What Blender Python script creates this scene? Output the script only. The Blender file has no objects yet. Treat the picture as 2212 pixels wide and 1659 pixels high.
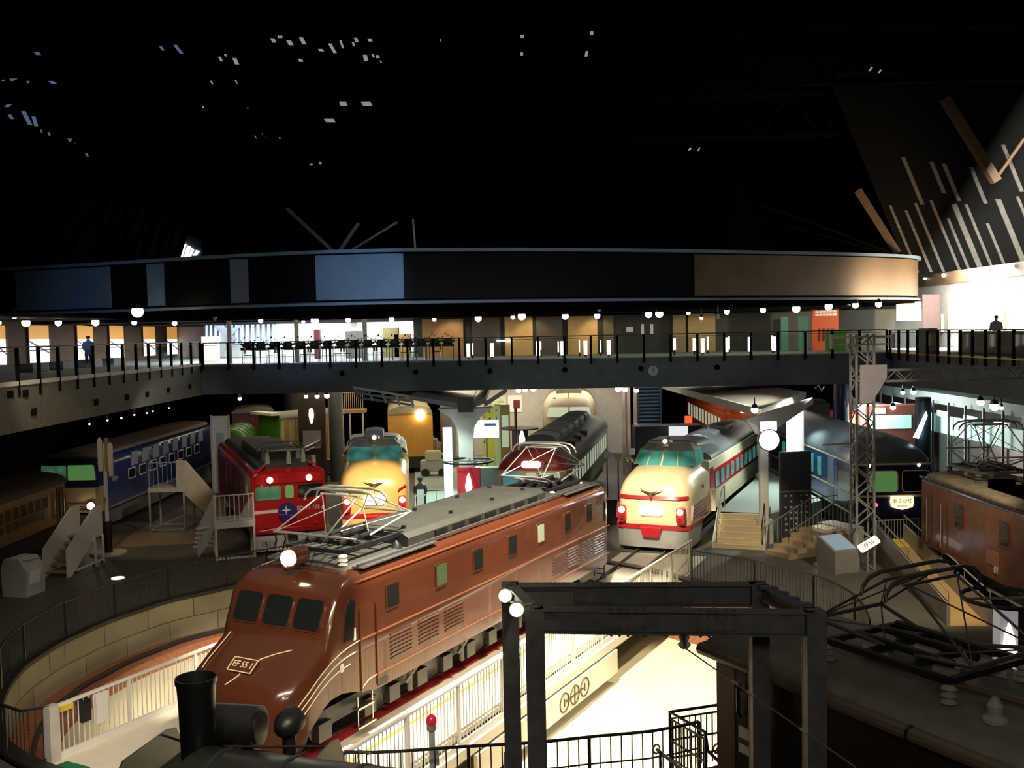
import bpy, math, random
from mathutils import Vector as V, Matrix
random.seed(7)
C = bpy.context.scene.collection
S = bpy.context.scene
pi, sin, cos, rad = math.pi, math.sin, math.cos, math.radians
# ---------------------------------------------------------------- camera, world, exposure
FPX, CXP, CYP, CAMH = 2150.0, 1106.0, 829.5, 8.4
PIT, ROLL = math.atan((829.5-718)/FPX), rad(1.15)
_f = V((0, cos(PIT), -sin(PIT))); _r0 = V((1, 0, 0)); _u0 = _r0.cross(_f)
_r = _r0*cos(ROLL)-_u0*sin(ROLL); _u = _u0*cos(ROLL)+_r0*sin(ROLL)
cam = bpy.data.objects.new('camera', bpy.data.cameras.new('camera')); C.objects.link(cam)
cam.data.sensor_width = 36; cam.data.lens = FPX/2212*36; cam.data.clip_end = 400
cam.matrix_world = Matrix(((_r.x, _u.x, -_f.x, 0), (_r.y, _u.y, -_f.y, 0), (_r.z, _u.z, -_f.z, CAMH), (0, 0, 0, 1)))
S.camera = cam
S.view_settings.view_transform = 'Standard'; S.view_settings.look = 'None'
S.view_settings.exposure = 0.0; S.view_settings.gamma = 1.0; S.view_settings.use_curve_mapping = False
S.cycles.use_denoising = True; S.cycles.max_bounces = 6; S.cycles.transparent_max_bounces = 12
S.cycles.sample_clamp_indirect = 4.0
W = bpy.data.worlds.new('night'); S.world = W; W.use_nodes = True
W.node_tree.nodes['Background'].inputs[0].default_value = (0.55, 0.62, 0.8, 1)
W.node_tree.nodes['Background'].inputs[1].default_value = 0.002
def P(x, y, z):                       # point where the sight line of a photo pixel meets height z
    d = _f*FPX+_r*(x-CXP)-_u*(y-CYP); t = (z-CAMH)/d.z
    return V((d.x*t, d.y*t, z))
def Q(x, y, D):                       # same at depth D into the hall
    d = _f*FPX+_r*(x-CXP)-_u*(y-CYP); t = D/d.y
    return V((d.x*t, D, CAMH+d.z*t))
def spot(p, to, w, size, col=(1, .86, .66), blend=.35, r=.25):
    l = bpy.data.lights.new('spot', 'SPOT'); l.energy = w; l.spot_size = rad(size); l.spot_blend = blend
    l.color = col; l.shadow_soft_size = r
    o = bpy.data.objects.new('spot', l); C.objects.link(o); o.location = p
    o.rotation_euler = (V(to)-V(p)).to_track_quat('-Z', 'Y').to_euler(); return o
def area(p, to, w, sx, sy, col=(1, .9, .75)):
    l = bpy.data.lights.new('area', 'AREA'); l.shape = 'RECTANGLE'; l.size = sx; l.size_y = sy; l.energy = w; l.color = col
    o = bpy.data.objects.new('area', l); C.objects.link(o); o.location = p
    o.rotation_euler = (V(to)-V(p)).to_track_quat('-Z', 'Y').to_euler(); return o
def point(p, w, col=(1, .86, .66), r=.1):
    l = bpy.data.lights.new('point', 'POINT'); l.energy = w; l.color = col; l.shadow_soft_size = r
    o = bpy.data.objects.new('point', l); C.objects.link(o); o.location = p; return o
WARM, COOL, NEUT, BLUE = (1, .80, .52), (.78, .95, 1), (1, .93, .82), (.45, .7, 1)
spot((1.2, 22.5, 13.5), (-1.0, 26.5, -1.6), 27000, 64, (1, .89, .68), .25, .3)
spot((7.5, 25.0, 14), (2.5, 25.5, -1.6), 9000, 44, (1, .86, .62), .4, .3)
for k_ in range(8): spot((-9.0+1.9*k_, 7.0+.5*(k_ % 2), 12.3), (-5.4, 19.2, 2.0), 1500, 34, (1, .86, .66), .5, .2)
spot((6.5, 15.0, 13), (-.5, 25.5, 2.0), 1600, 42, (1, .86, .68), .5, .35)
spot((-8, 18, 13), (-9.5, 31, -.5), 1100, 52, (1, .85, .62), .6, .4)
spot((2.0, 28.0, 9.5), (5.3, 37.8, 1.9), 14000, 19, (1, .88, .66), .4, .2)
spot((-3.2, 30.0, 9.5), (-5.7, 41.0, 1.9), 15000, 15, (1, .80, .48), .4, .2)
spot((-6.5, 27.0, 11), (-8.4, 38.5, 2.3), 2800, 19, (1, .82, .62), .5, .2)
spot((6.6, 30.5, 8), (9.2, 38.2, .5), 2000, 24, (1, .84, .58), .5, .2)
spot((2.5, 26.0, 11), (4.4, 34.0, 0), 2500, 30, (1, .86, .62), .5, .2)
spot((13, 44, 5.3), (10.3, 43, 1.0), 1300, 110, (.85, 1, .92), .5, .2)
spot((10.5, 42, 9), (9.3, 46, 3.2), 2200, 60, (.85, .95, 1), .5, .2)
spot((-2.2, 50.5, 4.5), (-3.0, 48, 0), 1300, 130, (.72, 1, .86), .5, .2)
spot((-3.0, 44.5, 5.2), (-3.2, 47, 0), 500, 80, (.72, 1, .86), .5, .2)
spot((11.5, 40, 7), (13.4, 42.5, 3.8), 500, 70, (.75, .92, 1), .5, .2)
spot((11.5, 24, 9), (11.9, 31, .3), 3200, 46, (1, .85, .6), .5, .2)
spot((7, 22, 9), (12.5, 34.2, 6.4), 3200, 11, (1, .9, .8), .6, .2)
spot((11, 20, 10), (14.0, 29, 2.0), 550, 40, (1, .82, .6), .5, .2)
spot((-3.5, 3.5, 10), (-3.3, 12.6, 2.4), 1100, 40, (1, .92, .75), .6, .3)
spot((-2.5, 40, 5), (-4.0, 45.5, .8), 1100, 40, (.8, 1, .9), .5, .2)
spot((0, 30, 9), (.9, 39.3, 2.9), 1300, 11, (1, .86, .66), .5, .2)
spot((-12, 36, 8), (-14, 40.5, 0), 500, 40, (1, .75, .5), .6, .2)
area((0, 26, 18), (0, 26, 0), 550, 40, 40, (1, .9, .75))  # unseen broad area lamp, added as weak overall fill
area((1.5, 1.0, 9.5), (2.5, 13, 3), 260, 8, 1, (1, .93, .8))
spot((-14, 28, 10), (-17.2, 40, 1.5), 1100, 26, (1, .80, .55), .6, .3)
spot((-11, 38, 5.2), (-17.2, 47, 3), 900, 50, (.9, .95, 1), .5, .2)
# under the far gallery
area((-11, 60, 5.4), (-11, 60, 0), 420, 10, 10, (1, .85, .6))
area((-5, 60, 5.4), (-5, 60, 0), 600, 6, 12, (1, .82, .55))
area((2.5, 65, 5.4), (2.5, 66, 0), 750, 8, 5, (1, .88, .70))
area((3.5, 56, 5.4), (3.5, 60, 0), 160, 5, 3, (1, .86, .6))
area((9, 60, 5.4), (9, 60, 0), 200, 8, 10, (.9, .95, 1))
area((14, 58, 5.4), (14, 58, 0), 220, 6, 8, (1, .9, .75))
area((22.5, 48, 5.4), (22.5, 48, 0), 10, 6, 26, (.75, .95, 1))
# upper galleries
area((-23, 46, 9.4), (-23, 46, 7), 45, 4, 26, (1, .88, .7))
area((-14, 64, 9.3), (-14, 64, 7), 5000, 14, 14, (1, .97, .93))
area((6, 57, 9.3), (6, 57, 7), 260, 22, 4, (1, .85, .6))
for x_ in (-3.5, 1.3, 5.2): spot((x_, 58.3, 9.3), (x_, 60, 7.8), 90, 80, (1, .78, .45), .6, .05)
area((24.0, 56, 10.6), (26.5, 56, 9), 20000, 4, 36, (1, .95, .86))
spot((25.6, 51.5, 9.6), (22.6, 56.4, 11), 5000, 100, (1, .75, .45), .7, .2)
spot((2, 30, 14), (-6.9, 45.2, 10.6), 3600, 16, (.22, .5, 1), .5, .2)
spot((-14, 34, 13), (-20, 50, 10.1), 800, 26, (.22, .5, 1), .7, .2)
spot((-24, 58, 10.6), (-31, 71, 16), 2600, 75, (1, .86, .66), .6, .3)
spot((27, 52, 11.5), (30, 62, 15), 50, 90, (1, .8, .5), .6, .3)
spot((-5, 52, 14), (-8, 60, 16), 250, 80, (.6, .8, 1), .6, .2)
spot((24, 46, 12), (28, 60, 17), 130, 50, (1, .75, .45), .6, .2)
spot((9, 13, 7.5), (2.2, 24.0, -1.2), 6500, 20, (1, .92, .75), .5, .3)
area((0, 40, 9.6), (0, 51, 6.2), 120, 20, 1, (.8, .92, 1))
# ---------------------------------------------------------------- materials
MATS = {}
def mat(n, col, rough=.5, metal=0, emit=0, noise=.12, scale=3.0, coat=0, bump=0, spec=.5):
    if n in MATS: return MATS[n]
    m = bpy.data.materials.new(n); m.use_nodes = True; t = m.node_tree; b = t.nodes['Principled BSDF']
    b.inputs['Roughness'].default_value = rough; b.inputs['Metallic'].default_value = metal
    b.inputs['Specular IOR Level'].default_value = spec
    if coat: b.inputs['Coat Weight'].default_value = coat; b.inputs['Coat Roughness'].default_value = .05
    c = (col[0], col[1], col[2], 1)
    if emit:
        b.inputs['Base Color'].default_value = (0, 0, 0, 1) if emit > 3 else c
        b.inputs['Emission Color'].default_value = c; b.inputs['Emission Strength'].default_value = emit
        if noise > .3:
            tc = t.nodes.new('ShaderNodeTexCoord'); nz = t.nodes.new('ShaderNodeTexVoronoi'); mx = t.nodes.new('ShaderNodeMix'); mx.data_type = 'RGBA'
            nz.inputs['Scale'].default_value = scale; t.links.new(tc.outputs['Object'], nz.inputs['Vector']); t.links.new(nz.outputs['Distance'], mx.inputs['Factor'])
            mx.inputs['A'].default_value = tuple(v*(1+noise) for v in col)+(1,); mx.inputs['B'].default_value = tuple(v*(1-noise*1.8) for v in col)+(1,); mx.clamp_result = True
            t.links.new(mx.outputs['Result'], b.inputs['Emission Color'])
    elif noise:
        tc = t.nodes.new('ShaderNodeTexCoord'); nz = t.nodes.new('ShaderNodeTexNoise'); mx = t.nodes.new('ShaderNodeMix')
        mx.data_type = 'RGBA'; nz.inputs['Scale'].default_value = scale; nz.inputs['Detail'].default_value = 5
        t.links.new(tc.outputs['Object'], nz.inputs['Vector']); t.links.new(nz.outputs['Fac'], mx.inputs['Factor'])
        mx.inputs['A'].default_value = tuple(max(0, v*(1-2*noise)) for v in col)+(1,)
        mx.inputs['B'].default_value = tuple(min(1, v*(1+2*noise)) for v in col)+(1,)
        t.links.new(mx.outputs['Result'], b.inputs['Base Color'])
        if bump:
            bp = t.nodes.new('ShaderNodeBump'); bp.inputs['Strength'].default_value = bump; bp.inputs['Distance'].default_value = .05
            t.links.new(nz.outputs['Fac'], bp.inputs['Height']); t.links.new(bp.outputs['Normal'], b.inputs['Normal'])
    else: b.inputs['Base Color'].default_value = c
    MATS[n] = m; return m
def glassmat(n, tint, fac):           # a clear pane: mostly see-through, a little mirror
    m = bpy.data.materials.new(n); m.use_nodes = True; t = m.node_tree; t.nodes.clear()
    o = t.nodes.new('ShaderNodeOutputMaterial'); a = t.nodes.new('ShaderNodeBsdfTransparent'); g = t.nodes.new('ShaderNodeBsdfGlossy')
    x = t.nodes.new('ShaderNodeMixShader'); a.inputs[0].default_value = tint; g.inputs['Roughness'].default_value = .05
    x.inputs[0].default_value = fac; t.links.new(a.outputs[0], x.inputs[1]); t.links.new(g.outputs[0], x.inputs[2]); t.links.new(x.outputs[0], o.inputs[0])
    MATS[n] = m; return m
M_ = mat
brown = M_('brown_gloss', (.088, .025, .0115), .2, coat=.8, noise=.08, scale=1.2)
cream = M_('cream_gloss', (.75, .62, .36), .3, coat=.3, noise=.05)
creampale = M_('pale_cream', (.68, .62, .42), .35, noise=.06)
redg = M_('red_gloss', (.45, .008, .012), .28, coat=.4, noise=.06)
redband = M_('red_band', (.38, .012, .02), .3, noise=.05)
maroon = M_('maroon', (.16, .015, .02), .35)
blue = M_('deep_blue', (.015, .045, .19), .25, coat=.4, noise=.1)
navy = M_('navy', (.02, .022, .075), .22, coat=.5, noise=.1)
orange = M_('orange_red', (.62, .10, .02), .4)
green = M_('leaf_green', (.10, .28, .02), .5)
dgreen = M_('dark_green', (.05, .09, .035), .45)
ochre = M_('ochre', (.42, .22, .035), .5, noise=.15)
white = M_('white_paint', (.78, .76, .70), .45, noise=.04)
whitelit = M_('cream_white', (.8, .74, .6), .5, noise=.05)
grey = M_('grey_paint', (.22, .23, .23), .5)
lgrey = M_('light_grey', (.42, .43, .43), .5)
dgrey = M_('dark_grey', (.07, .072, .07), .5, noise=.2)
roofg = M_('roof_grey', (.038, .038, .033), .6, noise=.2, scale=2)
black = M_('black_paint', (.012, .012, .013), .38, noise=.3)
matte = M_('matte_black', (.008, .008, .009), .8, noise=.2, spec=.05)
iron = M_('black_iron', (.02, .018, .016), .45, noise=.3)
steel = M_('painted_steel', (.085, .082, .075), .55, noise=.3, scale=6, bump=.1)
galv = M_('galvanised', (.33, .33, .31), .5, metal=.4, noise=.2, scale=8)
chrome = M_('chrome', (.8, .8, .78), .2, metal=1, noise=0)
silver = M_('silver_paint', (.5, .5, .48), .35, metal=.6, noise=.1)
brass = M_('brass', (.7, .55, .25), .35, metal=.7, noise=0)
goldline = M_('gold_line', (.9, .72, .45), .35, noise=0)
concrete = M_('concrete', (.42, .38, .27), .75, noise=.12, scale=.8)
floorm = M_('hall_floor', (.10, .09, .072), .55, noise=.25, scale=1.5)
tread = M_('cream_steps', (.62, .52, .33), .6, noise=.06)
plat = M_('platform_top', (.36, .42, .38), .6, noise=.06)
plaster = M_('plaster', (.55, .52, .46), .7)
fasc = M_('fascia', (.11, .125, .13), .7, noise=.15)
fascl = M_('fascia_stone', (.17, .16, .125), .75, noise=.18, scale=5)
brick = M_('red_brick', (.30, .11, .05), .8, noise=.3, scale=9, bump=.4)
redcar = M_('red_carpet', (.35, .012, .014), .9, noise=.12, scale=5)
yellow = M_('yellow', (.75, .55, .05), .5)
wood = M_('wood_panel', (.40, .22, .08), .5, noise=.15, scale=2)
darkwood = M_('dark_wood', (.06, .035, .02), .5)
darkglass = M_('dark_glass', (.012, .014, .014), .06, noise=0)
greenglass = M_('green_lit_glass', (.06, .17, .09), .1, emit=.5, noise=.45, scale=2.5)
dimgreen = M_('dim_green_glass', (.06, .10, .05), .08, emit=.15, noise=.5, scale=4)
dimpale = M_('dim_pale_glass', (.25, .30, .20), .1, emit=.3)
greenlit = M_('green_lit_blind', (.12, .30, .09), .2, emit=.5)
tealglass = M_('teal_lit_glass', (.06, .26, .22), .1, emit=.5, noise=.45, scale=2.2)
palelit = M_('pale_lit_glass', (.55, .62, .45), .1, emit=.5)
warmlit = M_('warm_lit_glass', (.35, .28, .16), .1, emit=.5)
lampw = M_('lamp_warm', (1, .86, .62), emit=14)
lampw2 = M_('lamp_soft', (1, .9, .75), emit=4)
lampc = M_('lamp_white', (.9, .97, 1), emit=6)
lampr = M_('lamp_red', (1, .05, .12), emit=5)
signw = M_('lit_sign', (1, .95, .85), emit=2.6)
daylight = M_('daylight_pane', (.62, .82, 1), emit=2.2)
skin = M_('skin', (.55, .36, .25), .6, noise=0)
navycloth = M_('dark_cloth', (.02, .022, .03), .9)
bluecloth = M_('blue_cloth', (.08, .2, .6), .9)
whitecloth = M_('white_cloth', (.8, .8, .78), .9)
leaf = M_('leaves', (.02, .05, .012), .7, noise=.4, scale=20)
pane = glassmat('clear_pane', (.9, .95, .95, 1), .06)
# ---------------------------------------------------------------- mesh builder
class MB:
    def __init__(s): s.v = []; s.f = []
    def add(s, vs, fs):
        k = len(s.v); s.v += [tuple(p) for p in vs]; s.f += [[i+k for i in f] for f in fs]; return s
    def box(s, x0, y0, z0, x1, y1, z1):
        return s.add([(x0,y0,z0),(x1,y0,z0),(x1,y1,z0),(x0,y1,z0),(x0,y0,z1),(x1,y0,z1),(x1,y1,z1),(x0,y1,z1)],
                     [(0,3,2,1),(4,5,6,7),(0,1,5,4),(1,2,6,5),(2,3,7,6),(3,0,4,7)])
    def bar(s, p, q, w, h=None, up=(0,0,1)):        # square bar between two points
        p = V(p); q = V(q); d = (q-p).normalized(); h = h or w; up = V(up)
        if abs(d.dot(up)) > .98: up = V((0,1,0)) if abs(d.y) < .9 else V((1,0,0))
        a = d.cross(up).normalized()*(w/2); b = a.cross(d).normalized()*(h/2)
        return s.add([p-a-b,p+a-b,p+a+b,p-a+b,q-a-b,q+a-b,q+a+b,q-a+b],[(0,1,2,3),(7,6,5,4),(0,4,5,1),(1,5,6,2),(2,6,7,3),(3,7,4,0)])
    def cyl(s, p, q, r, n=12, r2=None, caps=True):
        p = V(p); q = V(q); r2 = r if r2 is None else r2; d = (q-p).normalized()
        a = d.cross(V((0,0,1)) if abs(d.z) < .9 else V((1,0,0))).normalized(); b = d.cross(a)
        vs = []
        for c, R in ((p, r), (q, r2)): vs += [c+a*(R*cos(2*pi*i/n))+b*(R*sin(2*pi*i/n)) for i in range(n)]
        fs = [(i,(i+1)%n,n+(i+1)%n,n+i) for i in range(n)]
        if caps: fs += [tuple(range(n-1,-1,-1)), tuple(range(n,2*n))]
        return s.add(vs, fs)
    def tube(s, pts, r, n=6, closed=False):
        pts = [V(p) for p in pts]; m = len(pts); rings = []
        for i, p in enumerate(pts):
            d = (pts[(i+1)%m]-pts[i-1]) if closed or 0 < i < m-1 else (pts[1]-pts[0] if i == 0 else pts[-1]-pts[-2])
            d = d.normalized(); a = d.cross(V((0,0,1)) if abs(d.z) < .95 else V((1,0,0))).normalized(); b = d.cross(a)
            rings.append([p+a*(r*cos(2*pi*k/n))+b*(r*sin(2*pi*k/n)) for k in range(n)])
        return s.loft(rings, caps=not closed, loop=closed)
    def loft(s, rings, caps=True, loop=False, closed=True):
        n = len(rings[0]); k = len(rings); fs = []
        for i in range(k if loop else k-1):
            j = (i+1) % k
            for a in range(n if closed else n-1):
                b = (a+1) % n; fs.append((i*n+a, i*n+b, j*n+b, j*n+a))
        if caps and not loop: fs += [tuple(range(n-1,-1,-1)), tuple((k-1)*n+a for a in range(n))]
        return s.add([p for r in rings for p in r], fs)
    def prism(s, poly, a, b, ax='y'):                # polygon in the two other axes, pushed along ax
        f = {'x': lambda u,v,w: (w,u,v), 'y': lambda u,v,w: (u,w,v), 'z': lambda u,v,w: (u,v,w)}[ax]
        return s.loft([[f(u,v,a) for u,v in poly], [f(u,v,b) for u,v in poly]])
    def sph(s, c, r, sx=1, sy=1, sz=1, n=12, m=8):
        c = V(c); rings = []
        for i in range(m+1):
            t = pi*i/m; t = min(max(t, .02), pi-.02)
            rings.append([c+V((r*sx*sin(t)*cos(2*pi*k/n), r*sy*sin(t)*sin(2*pi*k/n), r*sz*cos(t))) for k in range(n)])
        return s.loft(rings)
    def lathe(s, prof, c, n=16, ax='z'):
        c = V(c); rings = []
        for r, h in prof:
            g = {'z': lambda a: V((r*cos(a), r*sin(a), h)), 'x': lambda a: V((h, r*cos(a), r*sin(a))), 'y': lambda a: V((r*cos(a), h, r*sin(a)))}[ax]
            rings.append([c+g(2*pi*k/n) for k in range(n)])
        return s.loft(rings)
    def slab(s, pts, th, nrm=None):                  # planar polygon with thickness
        pts = [V(p) for p in pts]
        nrm = V(nrm) if nrm else (pts[1]-pts[0]).cross(pts[2]-pts[0]).normalized()
        return s.loft([pts, [p+nrm*th for p in pts]])
    def build(s, name, m, parent=None, smooth=35, bevel=0, label=None):
        me = bpy.data.meshes.new(name); me.from_pydata([tuple(p) for p in s.v], [], s.f); me.validate()
        import bmesh
        bm = bmesh.new(); bm.from_mesh(me); bmesh.ops.recalc_face_normals(bm, faces=bm.faces)
        if bevel: bmesh.ops.bevel(bm, geom=[e for e in bm.edges if len(e.link_faces) == 2 and e.calc_face_angle() > .6], offset=bevel, segments=2, affect='EDGES', clamp_overlap=True)
        bm.to_mesh(me); bm.free()
        if smooth:
            me.polygons.foreach_set('use_smooth', [True]*len(me.polygons)); me.set_sharp_from_angle(angle=rad(smooth))
        me.materials.append(m)
        o = bpy.data.objects.new(name, me); C.objects.link(o)
        if parent: o.parent = parent
        if label: o['label'] = label
        return o
def tag(o, label, cat, group=None, kind=None):
    o['label'] = label; o['category'] = cat
    if group: o['group'] = group
    if kind: o['kind'] = kind
    return o
def thing(name, label, cat, loc=(0,0,0), rz=0, group=None):
    o = bpy.data.objects.new(name, None); C.objects.link(o); o.location = loc; o.rotation_euler = (0,0,rad(rz)); o.empty_display_size = .3
    return tag(o, label, cat, group)
def struct(name, mb, m, parent=None, **k):
    o = mb.build(name, m, parent, **k)
    if not parent: o['kind'] = 'structure'
    return o
def dup(o, loc=None, rz=None, label=None, group=None, parent=None):
    c = o.copy(); C.objects.link(c)
    if parent: c.parent = parent
    if loc is not None: c.location = loc
    if rz is not None: c.rotation_euler = (0,0,rad(rz))
    if label: c['label'] = label
    if group: c['group'] = group
    for ch in list(o.children): dup(ch, parent=c)
    return c
def text(s, name, size, m, parent, loc, rot, ext=.01, align='CENTER', sx=1):
    cu = bpy.data.curves.new(name, 'FONT'); cu.body = s; cu.size = size; cu.extrude = ext; cu.align_x = align; cu.align_y = 'CENTER'
    tmp = bpy.data.objects.new('tmp', cu); C.objects.link(tmp); bpy.context.view_layer.update()
    me = bpy.data.meshes.new_from_object(tmp.evaluated_get(bpy.context.evaluated_depsgraph_get())); bpy.data.objects.remove(tmp); bpy.data.curves.remove(cu)
    me.materials.clear(); me.materials.append(m); me.name = name; o = bpy.data.objects.new(name, me); C.objects.link(o); o.parent = parent
    o.location = loc; o.rotation_euler = rot; o.scale = (sx, 1, 1); return o
def rrect(w, h, r, n=4):                             # rounded rectangle outline about the origin
    o = []
    for cx, cy, a in ((w-r, h-r, 0), (-w+r, h-r, 90), (-w+r, -h+r, 180), (w-r, -h+r, 270)):
        o += [(cx+r*cos(rad(a+90*i/n)), cy+r*sin(rad(a+90*i/n))) for i in range(n+1)]
    return o
def world(root, pts):                                # world points into a thing's own frame
    a = -root.rotation_euler.z; o = root.location
    return [((p[0]-o.x)*cos(a)-(p[1]-o.y)*sin(a), (p[0]-o.x)*sin(a)+(p[1]-o.y)*cos(a)) for p in pts]
ORD = ['first','second','third','fourth','fifth','sixth','seventh','eighth','ninth','tenth','eleventh','twelfth','thirteenth','fourteenth','fifteenth','sixteenth','seventeenth','eighteenth','nineteenth','twentieth']
# ---------------------------------------------------------------- the hall: floor, pit, galleries, roof
PC = V((-1.7, 26.9, 0))
RT = [(-180,10.95),(-170,11.1),(-147,11.1),(-120,10.4),(-97,9.75),(-85,9.55),(-74,9.65),(-63,9.95),(-45,10.2),(-20,10.6),(0,10.75),(7,10.65),(22,9.95),(35,9.3),(62,9.8),(90,9.6),(125,9.7),(136,9.85),(144,10.0),(157,10.45),(172,10.75),(180,10.95)]
def rr(t):
    t = (t+180) % 360-180
    for (a, ra), (b, rb) in zip(RT, RT[1:]):
        if a <= t <= b:
            u = (t-a)/(b-a); u = u*u*(3-2*u); return ra+(rb-ra)*u
def pp(t, dr=0, z=0):
    r = rr(t)+dr; return V((PC.x+r*cos(rad(t)), PC.y+r*sin(rad(t)), z))
NP = 120; TH = [360*i/NP-180 for i in range(NP)]
m = MB(); inner = [pp(t) for t in TH]; outer = []
for t in TH:
    c, s_ = cos(rad(t)), sin(rad(t)); k = min((46 if c > 0 else 44)/max(abs(c), 1e-6), (70 if s_ > 0 else 32)/max(abs(s_), 1e-6))
    outer.append(V((PC.x+c*k, PC.y+s_*k, 0)))
m.loft([inner, outer], caps=False)
flo = struct('floor', m, floorm, smooth=0)
stone = mat('pit_stone', (.30, .27, .18), .8, noise=.16, scale=.9)
t_ = stone.node_tree; b_ = t_.nodes['Principled BSDF']; src = b_.inputs['Base Color'].links[0].from_socket
tc = t_.nodes.new('ShaderNodeTexCoord'); sx = t_.nodes.new('ShaderNodeSeparateXYZ'); at = t_.nodes.new('ShaderNodeMath'); at.operation = 'ARCTAN2'
mu = t_.nodes.new('ShaderNodeMath'); mu.operation = 'MULTIPLY'; mu.inputs[1].default_value = 10.4; cx = t_.nodes.new('ShaderNodeCombineXYZ')
bt = t_.nodes.new('ShaderNodeTexBrick'); bt.inputs['Scale'].default_value = 1; bt.inputs['Brick Width'].default_value = 1.7; bt.inputs['Row Height'].default_value = .62
bt.inputs['Mortar Size'].default_value = .018; bt.inputs['Color2'].default_value = (.82,.82,.8,1); bt.inputs['Color1'].default_value = (1,1,1,1); bt.inputs['Mortar'].default_value = (.35,.33,.28,1)
ml = t_.nodes.new('ShaderNodeMix'); ml.data_type = 'RGBA'; ml.blend_type = 'MULTIPLY'; ml.inputs['Factor'].default_value = 1
L = t_.links.new
L(tc.outputs['Object'], sx.inputs[0]); L(sx.outputs['Y'], at.inputs[0]); L(sx.outputs['X'], at.inputs[1]); L(at.outputs[0], mu.inputs[0]); L(mu.outputs[0], cx.inputs['X']); L(sx.outputs['Z'], cx.inputs['Y'])
L(cx.outputs[0], bt.inputs['Vector']); L(src, ml.inputs['A']); L(bt.outputs['Color'], ml.inputs['B']); L(ml.outputs['Result'], b_.inputs['Base Color'])
def local(mb): mb.v = [(x-PC.x, y-PC.y, z) for x, y, z in mb.v]; return mb
m = MB(); m.loft([[pp(t, .0, -1.25) for t in TH], [pp(t, 0, 0) for t in TH], [pp(t, .35, 0) for t in TH], [pp(t, .35, -1.25) for t in TH]], caps=False, loop=True)
o = struct('wall_pit', local(m), stone, smooth=40); o.location = PC
m = MB(); m.loft([[pp(t, -1.05, -1.62) for t in TH], [pp(t, -1.0, -1.2) for t in TH], [pp(t, .05, -1.2) for t in TH], [pp(t, .05, -1.62) for t in TH]], caps=False, loop=True)
struct('trim_1', m, brick, smooth=30)
m = MB(); m.loft([[pp(t, 0, -1.6) for t in TH], [V((PC.x, PC.y, -1.6)) for t in TH]], caps=False)
pitfl = mat('pit_floor', (.60, .53, .36), .8, noise=.1, scale=.7)
struct('floor_pit', m, pitfl, smooth=0)
m = MB(); m.loft([[pp(t, -.65, -1.2) for t in TH], [pp(t, -.635, -1.06) for t in TH], [pp(t, -.57, -1.06) for t in TH], [pp(t, -.555, -1.2) for t in TH]], caps=False, loop=True)
tag(m.build('ring_rail', iron, smooth=30), 'dark circular rail running round the pit on the red brick ring', 'rail')
m = MB(); m.loft([[pp(t, -.03, -.01) for t in TH], [pp(t, -.03, .1) for t in TH], [pp(t, .3, .1) for t in TH], [pp(t, .3, -.01) for t in TH]], caps=False, loop=True)
struct('trim_2', m, iron, smooth=30)
# pit fences: bars between posts with a flat handrail
def fence(name, label, pts, z=.1, h=1.0, step=.125, post=2.2, m=iron, br=.011, group=None, cat='fence', rail=.05, mid=None, low=.06):
    ds = [0]
    for a, b in zip(pts, pts[1:]): ds.append(ds[-1]+(V(b[:2])-V(a[:2])).length)
    L_ = ds[-1]
    def at(d):
        for i in range(len(pts)-1):
            if d <= ds[i+1]+1e-6:
                u = (d-ds[i])/max(ds[i+1]-ds[i], 1e-6); q = V(pts[i]).lerp(V(pts[i+1]), u); return q
        return V(pts[-1])
    r = thing(name, label, cat, at(0) if len(at(0)) == 3 else (*at(0), z), 0, group); o0 = V(r.location)
    zz = (lambda q: q.z) if len(pts[0]) == 3 else (lambda q: z)
    G = lambda d, up: (at(d).x-o0.x, at(d).y-o0.y, zz(at(d))+up-o0.z)
    nb = max(1, round(L_/post)); B = L_/nb
    for i in range(nb+1):
        q = G(i*B, 0); MB().box(q[0]-.03, q[1]-.03, q[2], q[0]+.03, q[1]+.03, q[2]+h).build('post', m, r, smooth=0)
    for i in range(nb):
        b = MB(); k = max(2, round(B/step))
        for j in range(1, k):
            q = G(i*B+B*j/k, 0); b.cyl((q[0], q[1], q[2]+low), (q[0], q[1], q[2]+h), br, 4, caps=False)
        ss = [G(i*B+B*j/4, low) for j in range(5)]
        for a, c in zip(ss, ss[1:]): b.bar(a, c, .03, .03)
        if mid:
            ss = [G(i*B+B*j/4, mid) for j in range(5)]
            for a, c in zip(ss, ss[1:]): b.bar(a, c, .03, .02)
        b.build('bar_panel', m, r, smooth=0)
    b = MB(); n = max(2, int(L_/.5)); ss = [G(L_*j/n, h) for j in range(n+1)]
    for a, c in zip(ss, ss[1:]): b.bar(a, c, rail, .04)
    b.build('handrail', m, r, smooth=0); return r
arc = lambda a, b, n, dr=.12: [tuple(pp(a+(b-a)*i/n, dr)[:2]) for i in range(n+1)]
fence('pit_fence', 'long dark barred fence curving round the left side of the turntable pit', arc(209, 118, 40), step=.14)
fence('pit_fence', 'dark barred fence on the pit edge below the cream stairs and ramp', arc(37, -14, 22), step=.13)
fence('pit_fence', 'dark barred fence on the near pit edge, behind the steel portal frame posts', arc(-98, -60, 16), step=.2, br=.012, mid=.5)
fence('corner_fence', 'dark barred fence with corner post by the near end of the turntable bridge', [tuple(P(-60, 1500, 1.1)[:2]), tuple(P(56, 1540, 1.1)[:2]), tuple(P(106, 1527, 1.1)[:2])], z=0, h=1.1, step=.13, post=1.0)
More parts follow.
